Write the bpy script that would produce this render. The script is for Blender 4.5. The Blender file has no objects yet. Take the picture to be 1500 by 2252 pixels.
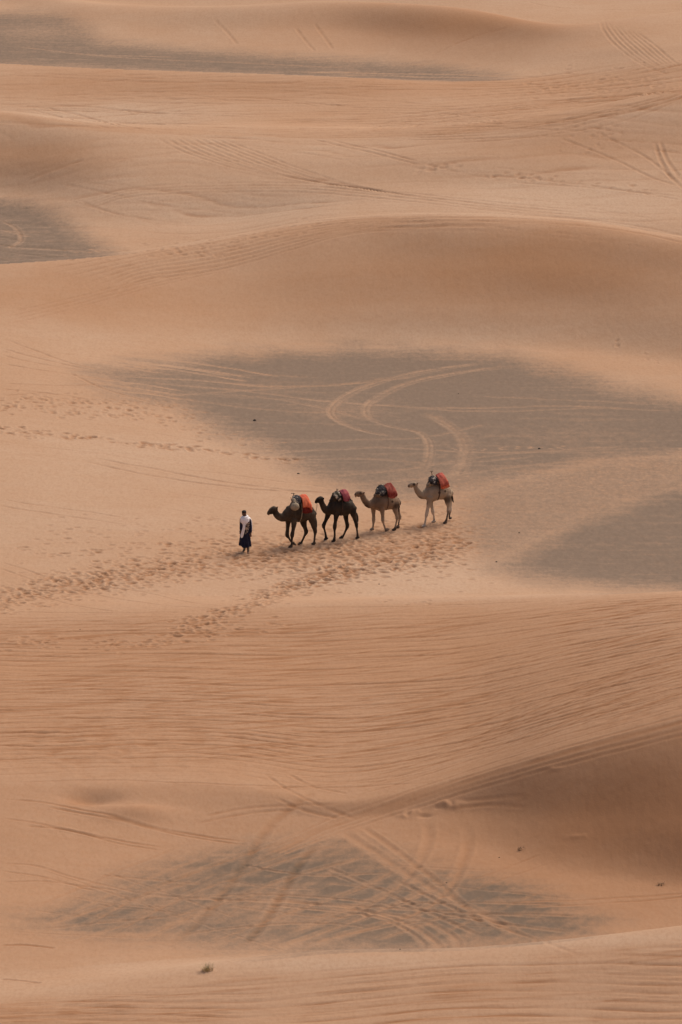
import bpy, bmesh, math, random
import numpy as np
from mathutils import Vector

C = bpy.context.scene
COL = C.collection
rnd = random.Random(7)
nrs = np.random.RandomState(11)

# ------------------------------------------------------------------ camera
H = 60.0                       # height of the viewpoint above the camel flat
F = 12130.0                    # focal length in photo pixels (photo is 1500 x 2252)
DEP = math.radians(15.0)
cD, sD = math.cos(DEP), math.sin(DEP)
cam_d = bpy.data.cameras.new('camera')
cam = bpy.data.objects.new('camera', cam_d); COL.objects.link(cam)
cam.location = (0, 0, H)
cam.rotation_euler = (math.radians(90) - DEP, 0, 0)
cam_d.sensor_fit = 'HORIZONTAL'; cam_d.sensor_width = 36.0
cam_d.lens = 36.0 * F / 1500.0
cam_d.clip_start = 1.0; cam_d.clip_end = 8000.0
C.camera = cam

# ------------------------------------------------------------------ light
SUN_EL, SUN_AZ = math.radians(50), math.radians(42)    # azimuth from +Y (away from camera) towards +X
w = bpy.data.worlds.new('World'); C.world = w; w.use_nodes = True
nt = w.node_tree; nt.nodes.clear()
sky = nt.nodes.new('ShaderNodeTexSky'); sky.sky_type = 'NISHITA'; sky.sun_disc = False
sky.sun_elevation = SUN_EL; sky.sun_rotation = SUN_AZ
sky.dust_density = 8.0; sky.air_density = 1.0; sky.ozone_density = 1.0
bg = nt.nodes.new('ShaderNodeBackground'); bg.inputs[1].default_value = 0.135
wo = nt.nodes.new('ShaderNodeOutputWorld')
dust = nt.nodes.new('ShaderNodeMix'); dust.data_type = 'RGBA'; dust.blend_type = 'MULTIPLY'; dust.inputs[0].default_value = 1.0
dust.inputs[7].default_value = (1.0, .93, .86, 1)       # dusty desert air takes the blue out of the sky
nt.links.new(sky.outputs[0], dust.inputs[6]); nt.links.new(dust.outputs[2], bg.inputs[0]); nt.links.new(bg.outputs[0], wo.inputs[0])
sl = bpy.data.lights.new('sun', 'SUN'); sl.energy = 1.25; sl.angle = math.radians(34); sl.color = (1.0, 0.93, 0.84)
so = bpy.data.objects.new('sun', sl); COL.objects.link(so)
sd = Vector((math.sin(SUN_AZ)*math.cos(SUN_EL), math.cos(SUN_AZ)*math.cos(SUN_EL), math.sin(SUN_EL)))
so.rotation_euler = sd.to_track_quat('Z', 'Y').to_euler(); so.location = (60, 300, 120)
C.view_settings.view_transform = 'Standard'; C.view_settings.look = 'None'
C.view_settings.exposure = -0.05; C.view_settings.gamma = 1.0; C.view_settings.use_curve_mapping = False

# ------------------------------------------------------------------ helpers
def tag(o, label=None, cat=None, group=None, kind=None):
    if label: o['label'] = label
    if cat: o['category'] = cat
    if group: o['group'] = group
    if kind: o['kind'] = kind
    return o

PERM = nrs.permutation(4096)
GR = np.stack([np.cos(np.linspace(0, 2*np.pi, 64, endpoint=False)), np.sin(np.linspace(0, 2*np.pi, 64, endpoint=False))], 1)
def perlin(x, y, seed=0):
    xi = np.floor(x).astype(np.int64); yi = np.floor(y).astype(np.int64)
    xf = x - xi; yf = y - yi
    u = xf*xf*xf*(xf*(xf*6-15)+10); v = yf*yf*yf*(yf*(yf*6-15)+10)
    def g(a, b):
        h = PERM[(PERM[(a + seed*57) & 4095] + b) & 4095] & 63
        return GR[h]
    g00 = g(xi, yi); g10 = g(xi+1, yi); g01 = g(xi, yi+1); g11 = g(xi+1, yi+1)
    a = g00[..., 0]*xf + g00[..., 1]*yf
    b = g10[..., 0]*(xf-1) + g10[..., 1]*yf
    c = g01[..., 0]*xf + g01[..., 1]*(yf-1)
    d = g11[..., 0]*(xf-1) + g11[..., 1]*(yf-1)
    return 1.4*((a*(1-u)+b*u)*(1-v) + (c*(1-u)+d*u)*v)
def fbm(x, y, seed=0, oct=3):
    s = 0; a = 1.0
    for i in range(oct):
        s = s + a*perlin(x*2**i, y*2**i, seed+i); a *= 0.5
    return s
def smooth(a, b, x):
    t = np.clip((x-a)/(b-a), 0, 1); return t*t*(3-2*t)

def new_mat(name, rough=0.9, spec=0.2):
    m = bpy.data.materials.new(name); m.use_nodes = True
    b = m.node_tree.nodes['Principled BSDF']
    b.inputs['Roughness'].default_value = rough
    b.inputs['Specular IOR Level'].default_value = spec
    return m, m.node_tree, b
def noisy_mat(name, c1, c2, scale=6.0, rough=0.9, bump=0.15, detail=4.0, lo=0.35, hi=0.65, spec=0.2, bscale=None):
    m, t, b = new_mat(name, rough, spec)
    tc = t.nodes.new('ShaderNodeTexCoord')
    n = t.nodes.new('ShaderNodeTexNoise'); n.inputs['Scale'].default_value = scale; n.inputs['Detail'].default_value = detail
    r = t.nodes.new('ShaderNodeValToRGB')
    r.color_ramp.elements[0].position = lo; r.color_ramp.elements[0].color = (*c1, 1)
    r.color_ramp.elements[1].position = hi; r.color_ramp.elements[1].color = (*c2, 1)
    t.links.new(tc.outputs['Object'], n.inputs['Vector']); t.links.new(n.outputs['Fac'], r.inputs[0])
    t.links.new(r.outputs[0], b.inputs['Base Color'])
    if bump:
        n2 = t.nodes.new('ShaderNodeTexNoise'); n2.inputs['Scale'].default_value = bscale or scale*4; n2.inputs['Detail'].default_value = 3
        t.links.new(tc.outputs['Object'], n2.inputs['Vector'])
        bp = t.nodes.new('ShaderNodeBump'); bp.inputs['Strength'].default_value = bump; bp.inputs['Distance'].default_value = 0.02
        t.links.new(n2.outputs['Fac'], bp.inputs['Height']); t.links.new(bp.outputs[0], b.inputs['Normal'])
    return m

# ================================================================== TERRAIN
# The dunes are laid out by cross-valley lines (toe of slope, crest, hollow ...), near to far.  Every line holds, for
# nine bearings, where it lies and how high it stands; between the lines the height runs along a smooth profile.
NX = np.array([-300, 0, 250, 500, 750, 1000, 1250, 1500, 1800], float)
LN = [  # (kind, a, z)  kind 'D': fixed distance, 'S': bearing-dependent sight angle (pixel row), 'B': metres behind previous
 ('D', [0]*9,   [56]*9), ('D', [20]*9, [50]*9), ('D', [60]*9, [32]*9), ('D', [110]*9, [11.5]*9),
 ('S', [2700]*9, [.2]*9),
 ('S', [2270,2262,2256,2252,2252,2252,2252,2252,2252], [.3,.3,.4,.5,.6,.7,.8,.9,1.0]),
 ('S', [2235,2210,2172,2135,2105,2096,2070,2034,1990], [.2,.3,.5,.8,1.1,1.3,1.6,2.0,2.3]),
 ('B', [3,3,3,3,3.2,3.2,3.4,3.6,3.6], [.1,.1,.1,.1,.05,0,-.1,-.1,0]),
 ('S', [2080,2070,2060,2040,2020,2015,2005,1990,1960], [.2,.15,.05,0,0,0,0,0,0]),
 ('S', [1900,1900,1885,1850,1840,1860,1930,1950,1960], [.45,.35,.15,0,0,0,.02,.08,.1]),
 ('S', [1800,1800,1795,1790,1800,1795,1812,1810,1810], [.9,.75,.5,.3,.15,.30,.85,1.5,1.8]),
 ('S', [1712,1718,1718,1722,1762,1712,1640,1572,1490], [1.0,.9,.85,.75,.5,1.05,2.5,3.75,5.0]),
 ('S', [1520,1520,1520,1525,1530,1520,1480,1430,1380], [.9,.8,.8,.8,.8,1.2,2.3,3.5,4.4]),
 ('S', [1348,1346,1342,1342,1335,1325,1312,1298,1280], [.4,.4,.5,.65,.85,1.15,1.7,2.4,3.0]),
 ('B', [4,4,4,4,4.2,4.5,5,5,5],          [.1,.1,.1,.12,.15,.2,.35,.5,.8]),
 ('S', [1230]*9, [.15,.1,.05,0,0,0,0,.05,.1]),
 ('S', [1010,1010,1005,1000,1000,1000,1000,1000,1000], [.9,.65,.35,.1,0,0,0,.1,.3]),
 ('S', [840,815,785,770,765,765,775,800,830], [1.2,.95,.6,.2,0,0,.1,.2,.4]),
 ('S', [725,705,695,682,680,680,684,694,705], [1.55,1.4,1.15,.95,1.0,1.08,1.2,1.5,1.8]),
 ('S', [640,632,622,600,585,580,585,605,640], [1.9,1.9,1.8,1.85,2.25,2.5,2.65,2.65,2.6]),
 ('S', [590,577,560,522,482,476,488,524,560], [2.1,2.25,2.35,2.7,3.4,3.95,3.95,3.7,3.3]),
 ('B', [8]*9, [0,0,.1,.5,1.5,1.9,1.9,1.7,1.5]),
 ('S', [505,500,502,488,450,448,455,492,520], [0,0,.2,.5,1.5,2.0,2.1,2.1,2.0]),
 ('S', [438,434,428,408,410,414,425,440,455], [.2,.3,1.0,1.5,1.85,2.1,2.3,2.4,2.4]),
 ('S', [340]*9, [1.9,1.9,2.2,2.25,2.5,2.9,3.2,3.3,3.4]),
 ('S', [232,248,278,286,291,283,247,197,150], [3.4,3.3,2.9,2.6,2.6,3.2,4.2,5.2,6.0]),
 ('B', [8]*9, [1.3,1.3,1.2,1.5,1.6,1.7,2.0,2.6,3.0]),
 ('S', [210,212,215,215,215,220,215,182,140], [1.6,1.6,1.6,1.7,1.8,1.9,2.1,2.8,3.3]),
 ('S', [138,140,152,162,171,180,165,140,110], [2.2,2.2,2.2,2.2,2.2,2.0,2.3,3.2,3.6]),
 ('B', [4,4,4,4,4,3,3,3,3], [1.1,1.1,1.1,1.1,1.2,1.6,2.6,3.4,3.6]),
 ('S', [20,30,95,115,130,155,120,100,80], [1.0,1.0,1.1,1.1,1.2,1.5,2.7,3.5,3.7]),
 ('S', [0,12,60,70,70,90,95,75,60], [1.0,1.0,1.3,1.5,1.6,2.1,2.9,3.6,3.8]),
 ('S', [-20,-12,15,15,5,18,58,25,10], [1.1,1.2,1.7,2.3,2.65,3.15,3.35,3.8,3.9]),
 ('B', [6]*9, [.8,.8,1,1.2,1.5,2,2.4,2.8,3]),
 ('S', [-70]*9, [1.6,1.6,1.8,2,2.2,2.4,2.6,2.8,3]),
 ('D', [400]*9, [5,5,4,4,3,3,4,5,6]), ('D', [520]*9, [14]*9), ('D', [800]*9, [30]*9), ('D', [3500]*9, [90]*9),
]
NK = len(LN)
K_A, K_C2, K_D2, K_TOE, K_FC, K_J, K_KC = 6, 11, 13, 17, 20, 25, 28

def pchip_slopes(x, y):            # along axis 0, x may be 2-D
    h = np.diff(x, axis=0); d = np.diff(y, axis=0)/h
    m = np.zeros_like(y)
    w1 = 2*h[1:]+h[:-1]; w2 = h[1:]+2*h[:-1]
    ok = (d[1:]*d[:-1]) > 0
    with np.errstate(divide='ignore', invalid='ignore'):
        hm = (w1+w2)/(w1/np.where(ok, d[:-1], 1) + w2/np.where(ok, d[1:], 1))
    m[1:-1] = np.where(ok, hm, 0)
    m[0] = d[0]; m[-1] = d[-1]
    return m
def pchip_eval(xk, yk, mk, x):
    i = np.clip(np.searchsorted(xk, x, side='right')-1, 0, len(xk)-2)
    h = xk[i+1]-xk[i]; t = np.clip((x-xk[i])/h, 0, 1)
    y = (2*t**3-3*t**2+1)*yk[i] + (t**3-2*t**2+t)*h*mk[i] + (-2*t**3+3*t**2)*yk[i+1] + (t**3-t**2)*h*mk[i+1]
    return y, i + t
def xs_spline(vals, x):
    v = np.asarray(vals, float); m = pchip_slopes(NX, v)
    # softer than pchip: Catmull-Rom slopes
    mm = np.gradient(v, NX); m = 0.5*m + 0.5*mm
    return pchip_eval(NX, v, m, np.clip(x, NX[0], NX[-1]))[0]

# bearings (t = X/Y) : pixel-fine in the middle, coarse outside
xf = np.arange(-110, 1611, 2.1)
tf = (xf-750)/(F*cD)
stp = np.cumsum(np.geomspace(0.0003, 0.06, 42))
T = np.concatenate([(tf[0]-stp)[::-1], tf, tf[-1]+stp])
rows = [0.0, 6, 12, 18, 26, 34, 42, 50, 58, 66, 74, 82, 90, 98, 106, 114, 120, 126, 132, 137, 141, 145, 148, 150.5, 152.5, 154, 155.2]
y = 156.0
while y < 362:
    rows.append(y); y += max(0.055, y*y/(F*1024/2252*H)*0.56)
while y < 3500:
    rows.append(y); y *= 1.006 if y < 420 else 1.03
rows.append(3500.0)
Yr = np.array(rows); NR, NC = len(Yr), len(T)
R = np.zeros((NK, NC)); Z = np.zeros((NK, NC))
for k, (kd, a, z) in enumerate(LN):
    xx = 750 + T*F*cD
    for it in range(4):
        zz = xs_spline(z, xx)
        if kd == 'D': R[k] = xs_spline(a, xx); break
        if kd == 'B':
            R[k] = R[k-1] + xs_spline(a, xx)
            break
        yy = xs_spline(a, xx) - 1126
        R[k] = (H-zz)*(F*cD - yy*sD)/(F*sD + yy*cD)
        xx = 750 + T*(F*cD - yy*sD)
    Z[k] = zz
    if k: R[k] = np.maximum(R[k], R[k-1]+0.7)
MS = pchip_slopes(R, Z)
Zg = np.zeros((NR, NC)); S = np.zeros((NR, NC))
for c in range(NC):
    Zg[:, c], S[:, c] = pchip_eval(R[:, c], Z[:, c], MS[:, c], Yr)
Xg = T[None, :]*Yr[:, None]; Yg = np.repeat(Yr[:, None], NC, 1)
# soften the profile a little across and along
def blur(a, n, axis):
    k = np.hanning(n+2)[1:-1]; k /= k.sum(); p = n//2
    pad = [(0, 0), (0, 0)]; pad[axis] = (p, p)
    b = np.pad(a, pad, mode='edge'); out = np.zeros_like(a)
    for i, wgt in enumerate(k):
        sl_ = [slice(None), slice(None)]; sl_[axis] = slice(i, i+a.shape[axis]); out += wgt*b[tuple(sl_)]
    return out
i0, i1 = np.searchsorted(Yr, 157), np.searchsorted(Yr, 358)
Zb = blur(Zg[i0:i1], 9, 0); Zb = blur(Zb, 61, 1)
Zg[i0+6:i1-6] = Zb[6:-6]
inner = smooth(150, 175, Yg)*(1-smooth(345, 380, Yg))
Zg += 0.10*fbm(Xg/14, Yg/18, 3, 2)*inner + (1-inner)*0.9*fbm(Xg/45, Yg/40, 9, 4)*smooth(20, 60, Yg)*(1+2*smooth(400, 900, Yg))*np.where(Yg < 150, np.where(np.abs(T[None, :]) < .2, .5, 1), 1)

def project(X, Y, Zv):
    dep = Y*cD + (H-Zv)*sD
    return 750 + F*X/dep, 1126 - F*(Y*sD + (Zv-H)*cD)/dep
PX, PY = project(Xg, Yg, Zg)
visPY = np.minimum.accumulate(np.where(Yg < 120, 1e9, PY), axis=0)

def hit(x, y):
    """ground point seen along a bearing/sight angle (photo pixel)"""
    t = (x-750)/(F*cD - (y-1126)*sD)
    c = int(np.clip(np.searchsorted(T, t), 1, NC-1))
    if abs(T[c-1]-t) < abs(T[c]-t): c -= 1
    col = visPY[:, c]
    i = int(np.searchsorted(-col, -y))
    i = min(max(i, 1), NR-1)
    a, b = col[i-1], col[i]
    f_ = 0.0 if a == b or a > 1e8 else (a-y)/(a-b)
    Y = Yr[i-1] + f_*(Yr[i]-Yr[i-1])
    return t*Y, Y
def ground_z(X, Y):
    i = int(np.clip(np.searchsorted(Yr, Y)-1, 0, NR-2)); t = X/Y
    c = int(np.clip(np.searchsorted(T, t)-1, 0, NC-2))
    fi = (Y-Yr[i])/(Yr[i+1]-Yr[i]); fc = (t-T[c])/(T[c+1]-T[c])
    return float((Zg[i, c]*(1-fc)+Zg[i, c+1]*fc)*(1-fi) + (Zg[i+1, c]*(1-fc)+Zg[i+1, c+1]*fc)*fi)

# ---------------- material weights
def poly_sd(px, py, poly, ys=3.0):
    """signed distance (positive inside), rows stretched to even out foreshortening"""
    P = np.array(poly, float)*[1, ys]; qx, qy = px, py*ys
    inside = np.zeros(px.shape, bool); dm = np.full(px.shape, 1e9)
    for i in range(len(P)):
        x0, y0 = P[i-1]; x1, y1 = P[i]
        ex, ey = x1-x0, y1-y0
        tt = np.clip(((qx-x0)*ex+(qy-y0)*ey)/(ex*ex+ey*ey), 0, 1)
        dm = np.minimum(dm, (qx-x0-tt*ex)**2+(qy-y0-tt*ey)**2)
        cond = ((y0 > qy) != (y1 > qy)) & (qx < ex*(qy-y0)/(ey if ey else 1e-9)+x0)
        inside ^= cond
    d = np.sqrt(dm); return np.where(inside, d, -d)
grav = np.zeros((NR, NC)); sandy = np.zeros((NR, NC))
n_a = fbm(Xg/2.2, Yg/3.2, 21, 4); n_b = fbm(Xg/0.7, Yg/0.5, 31, 3); n_st = fbm(Xg/3.5, Yg/0.5, 41, 3)
n_big = fbm(Xg/9, Yg/7, 51, 3)
def gravel(poly, smin, smax, amt, soft, warp=14, streak=10, dens=None):
    P = np.array(poly); m = 60
    sel = (S >= smin) & (S <= smax) & (PX > P[:, 0].min()-m*2) & (PX < P[:, 0].max()+m*2) & (PY > P[:, 1].min()-m) & (PY < P[:, 1].max()+m)
    px, py = PX[sel], PY[sel]
    d = poly_sd(px, py, poly) + warp*n_a[sel] + streak*n_st[sel]
    v = amt*smooth(-soft, soft, d)
    if dens: v = v*dens(px, py)
    grav[sel] = np.maximum(grav[sel], v)
def blob(px, py, cx, cy, rx, ry): return np.exp(-((px-cx)/rx)**2-((py-cy)/ry)**2)
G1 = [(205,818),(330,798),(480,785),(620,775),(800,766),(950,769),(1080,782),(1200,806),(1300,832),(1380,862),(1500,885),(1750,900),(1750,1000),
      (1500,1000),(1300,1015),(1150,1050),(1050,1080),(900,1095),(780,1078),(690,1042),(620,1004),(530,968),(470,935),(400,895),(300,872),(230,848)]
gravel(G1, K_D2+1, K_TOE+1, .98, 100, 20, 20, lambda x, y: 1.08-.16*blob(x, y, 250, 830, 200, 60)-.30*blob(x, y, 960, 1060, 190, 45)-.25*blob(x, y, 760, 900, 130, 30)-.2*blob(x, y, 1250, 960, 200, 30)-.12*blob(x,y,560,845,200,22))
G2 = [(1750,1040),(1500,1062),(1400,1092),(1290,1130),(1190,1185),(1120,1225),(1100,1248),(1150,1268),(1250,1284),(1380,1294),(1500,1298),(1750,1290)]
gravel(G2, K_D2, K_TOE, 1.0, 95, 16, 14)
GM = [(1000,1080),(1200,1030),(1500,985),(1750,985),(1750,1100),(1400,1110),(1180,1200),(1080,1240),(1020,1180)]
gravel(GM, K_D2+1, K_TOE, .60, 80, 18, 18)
G3 = [(-350,442),(0,437),(60,442),(110,460),(150,490),(190,520),(262,562),(200,590),(0,600),(-350,600)]
gravel(G3, K_FC, K_FC+3, .95, 60, 8, 6)
G4 = [(-350,25),(60,30),(150,38),(190,64),(230,94),(450,112),(700,129),(900,142),(1060,158),(1112,172),(1000,188),(850,185),(700,178),(550,170),(350,160),(150,150),(0,148),(-350,148)]
gravel(G4, K_KC, K_KC+4, .96, 62, 9, 14, lambda x, y: 1-.35*blob(x, y, 90, 70, 120, 18)-.22*blob(x,y,760,158,60,12))
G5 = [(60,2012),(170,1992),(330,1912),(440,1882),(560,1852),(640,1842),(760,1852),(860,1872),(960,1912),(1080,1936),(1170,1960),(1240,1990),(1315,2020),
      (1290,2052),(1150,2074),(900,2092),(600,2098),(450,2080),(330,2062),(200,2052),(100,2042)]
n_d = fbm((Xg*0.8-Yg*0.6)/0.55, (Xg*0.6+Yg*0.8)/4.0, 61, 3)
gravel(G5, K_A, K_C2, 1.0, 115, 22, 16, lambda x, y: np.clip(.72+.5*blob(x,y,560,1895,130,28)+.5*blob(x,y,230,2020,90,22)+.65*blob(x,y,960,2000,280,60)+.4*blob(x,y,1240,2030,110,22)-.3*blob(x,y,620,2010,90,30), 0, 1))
n_s2 = fbm(Xg/7.0, (Yg+.04*Xg)/.55, 131, 4)
grav = np.clip(grav*(1+.10*n_b)*(1-.16*smooth(.1, .8, n_s2)), 0, 1)
g5z = (S > K_A) & (S < K_C2)
grav = np.where(g5z, np.clip(grav*(1+.35*n_d+.25*n_st), 0, 1), grav)

tint = 0.5 + 0.16*n_big + 0.06*n_st                       # 0 orange ... 1 pale
def tblob(cx, cy, rx, ry, a, smin, smax):
    global tint
    tint = tint + a*blob(PX, PY, cx, cy, rx, ry)*((S >= smin) & (S <= smax))
tblob(200, 1050, 420, 120, .30, K_D2, K_TOE); tblob(900, 1270, 500, 45, .35, K_D2, K_TOE)
tblob(1150, 590, 520, 90, -.45, K_TOE, K_FC+.3); tblob(200, 650, 500, 70, -.15, K_TOE-.5, K_FC+.3)
tblob(700, 740, 900, 30, .22, K_TOE-1, K_FC)
tblob(1250, 440, 330, 35, .40, K_FC, K_J-1); tblob(500, 450, 300, 50, .15, K_FC, K_J)
tblob(1250, 320, 330, 60, -.25, K_FC, K_J+.2); tblob(60, 340, 200, 45, -.4, K_FC, K_J)
tblob(250, 250, 260, 28, .5, K_J, K_KC); tblob(600, 190, 900, 25, -.25, K_J, K_KC)
tblob(1000, 45, 260, 40, -.5, K_KC, K_KC+5); tblob(500, 60, 120, 50, .1, K_KC, K_KC+5)
tblob(750, 1500, 1200, 170, -.18, K_C2, K_D2); tblob(1430, 1810, 330, 130, -.35, K_C2-3, K_C2+.5)  # right bowl: deeper orange stands in for slope shade
tblob(1100, 2065, 500, 25, .35, K_A-1, K_A+.7); tblob(750, 2180, 1200, 50, -.05, 4, K_A)
tblob(600, 2120, 600, 18, .3, K_A-1.2, K_A+1)

# ---------------- small relief
dz = np.zeros((NR, NC)); dist_shade = np.zeros((NR, NC))        # dist: disturbed, redder sand, plus shade painted into the sand colour
ph_w = 1.3*fbm(Xg/13.0, Yg/9.0, 71, 2) + .16*fbm(Xg/3.2, Yg/1.6, 76, 2)
tint += .22*((S > K_FC) & (S < K_J-.3)) + .12*(S > K_KC)
mod = np.clip(.78 + .5*fbm(Xg/4.5, Yg/.9, 81, 3), 0.05, 1.6)
def ripples(frac, n, amp, mask, asym=.25):
    global dz, dist_shade
    p = 2*np.pi*(frac*n) + 2*np.pi*ph_w
    r = .55 - 1.7*np.exp(-(np.sin(p/2)/.42)**2)
    p2 = 1.37*p + 2.6*perlin(Xg/5.0, Yg/1.4, 91)
    r2 = .4 - 1.3*np.exp(-(np.sin(p2/2)/.38)**2)
    h = (r*(.55+.45*smooth(-.5, .4, n_st)) + .6*r2)*mod
    dz += amp*mask*h
    dist_shade += mask*np.clip(-h*1.05-.04, 0, 1.3)  # troughs darkened: coarse red grain plus painted ripple shade
fD = (S-K_C2)/(K_D2-K_C2)
mD = smooth(K_C2-.05, K_C2+.35, S)*(1-smooth(K_D2-.25, K_D2+.02, S))
mD *= .70+.30*smooth(-.5, .5, n_big+.4)
ripples(fD, 42, .027, mD)
dist_shade += .60*mD*(.75+.5*smooth(-.3, .6, n_st))
fA = (S-4)/(K_A-4)
mA = smooth(4.2, 4.9, S)*(1-smooth(K_A-.35, K_A-.08, S + .15*n_big))
mA *= .35+.65*smooth(-.4, .6, n_a+.2)
ripples(Yg/0.50/30, 30, .022, mA)
dist_shade += .20*mA*(.6+.8*smooth(-.3, .6, n_st))
mK = smooth(K_J+.9, K_J+1.5, S)*(1-smooth(K_KC-.1, K_KC+.6, S))*(.25+.75*smooth(900, 1150, PX))
ripples((Yg-.12*Xg)/.9/30, 30, .034, mK+.25*((S > K_J+.2) & (S < K_KC)))
mI = ((S > K_FC+1.2) & (S < K_J+.2))*(.25+.5*smooth(-.2, .5, n_big))
ripples((Yg+.25*Xg)/1.6/30, 30, .03, mI)
sk = np.where(S < K_A+.5, .10, .20*(1-smooth(1000, 1500, PX)) + .05 + .45*smooth(900, 1500, PX)*(1-fD.clip(0, 1)))
streak = fbm(Xg/6.5, (Yg-sk*Xg)/.22, 101, 3)
strong = mD + mA
dz += .010*streak*np.clip(strong, 0, 1)
dist_shade += np.clip(streak-.10, 0, 1)*1.5*np.clip(strong, 0, 1)  # dark ripple streaks: coarse sand and painted relief shade
# lumpy trodden ground at the lower left of the rippled slope
lump = blob(PX, PY, 220, 1640, 330, 60)*((S > K_C2-.3) & (S < K_D2)) + .7*blob(PX, PY, 1250, 1560, 330, 60)*((S > K_C2) & (S < K_D2))
nl = fbm(Xg/.8, Yg/.9, 111, 2)
dz += lump*.035*nl; dist_shade += lump*np.clip(-nl, 0, 1)*.9
nq = fbm((Xg-.0*Yg)/1.5, (Yg-.25*Xg)/.45, 151, 2); mq = mD*smooth(-.25, .4, n_big+.15)
dist_shade += mq*np.clip(nq-.12, 0, 1)*.9
fine = perlin(Xg/.35, Yg/.45, 121)
dz += (.006*fine + .004*perlin(Xg/.16, Yg/.25, 125))*inner
dist_shade += .10*np.clip(n_b, -1, 1)*inner
# sand darkened in blobs for slope shade and soil; wind scoop, lower left
def soil_shade(cx, cy, rx, ry, a, smin, smax, soft=0):
    global dist_shade
    dist_shade = dist_shade + a*blob(PX, PY, cx, cy, rx, ry)*((S >= smin) & (S <= smax))*(1+.25*n_big+.12*n_st)
soil_shade(1230, 600, 560, 110, .30, K_TOE, K_FC+.05); soil_shade(200, 660, 420, 60, .28, K_TOE-.5, K_FC)  # middle dune face: slope shade painted into the sand
soil_shade(1000, 65, 310, 60, .75, K_KC+1, K_KC+4.2); soil_shade(600, 60, 150, 50, .15, K_KC+1, K_KC+4.2)  # top dune hollow: shade painted in as darker, redder sand
soil_shade(60, 350, 240, 50, .12, K_FC+2, K_J); soil_shade(1350, 310, 300, 60, .22, K_FC+2, K_J)  # far slopes: shading likewise put into the sand colour
soil_shade(500, 200, 700, 22, .22, K_J+.8, K_KC); soil_shade(350, 520, 150, 30, .12, K_FC+1, K_J)
soil_shade(1480, 1790, 430, 130, .30, K_A+1.5, K_C2+.1); soil_shade(1150, 1760, 200, 80, .15, K_A+1.5, K_C2+.1)  # right bowl: slope shade painted into the sand
dist_shade += (.62+.32*smooth(600, 1200, PX))*smooth(K_A+.3, K_A+2, S)*(1-smooth(K_C2-.2, K_C2+.3, S))*(1+.4*n_big)  # near valley: cloud shade painted in as darker sand
for tx, ty, ta in ((60,1318,.25),(200,1282,.3),(350,1256,.35),(500,1232,.35),(650,1218,.35),(800,1212,.4),(930,1200,.4),(1010,1185,.3),(640,1290,.25),(530,1340,.25),(720,1265,.25)):
    soil_shade(tx, ty, 95, 22, ta*.7, K_D2-.5, K_TOE)
soil_shade(178, 1758, 42, 16, .55, K_C2-2, K_C2+.5); soil_shade(300, 1788, 60, 14, .25, K_C2-2, K_C2+.5)  # dark side of the scoop painted in as shade; redder mound
soil_shade(130, 2240, 380, 30, .55, 4, K_A+.2)
mA2 = blob(PX, PY, 200, 2235, 420, 40)*(S < K_A)
dist_shade += mA2*.9*np.clip(fbm(Xg/1.6, Yg/.28, 141, 3), 0, 1); dz += mA2*.03*fbm(Xg/1.6, Yg/.28, 141, 3)
sc = blob(PX, PY, 205, 1752, 60, 14)*((S > K_C2-2) & (S < K_C2+.5)); dz -= .28*sc
sc = blob(PX, PY, 300, 1790, 80, 16)*((S > K_C2-2) & (S < K_C2+.5)); dz += .22*sc
for cx, cy, rx, ry, a in [(905,1788,26,6,.12),(985,1768,30,7,.12),(890,1796,14,4,.10),(1000,1776,14,5,.08),(935,1794,14,4,-.1),(965,1776,12,4,-.08),(1270,1840,30,5,.05),(1215,1690,20,4,.05)]:
    dz += .45*a*blob(PX, PY, cx, cy, rx, ry)*((S > K_C2-2.5) & (S < K_C2+.8))*(1+1.1*perlin(Xg/.22, Yg/.35, 5))

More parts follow.
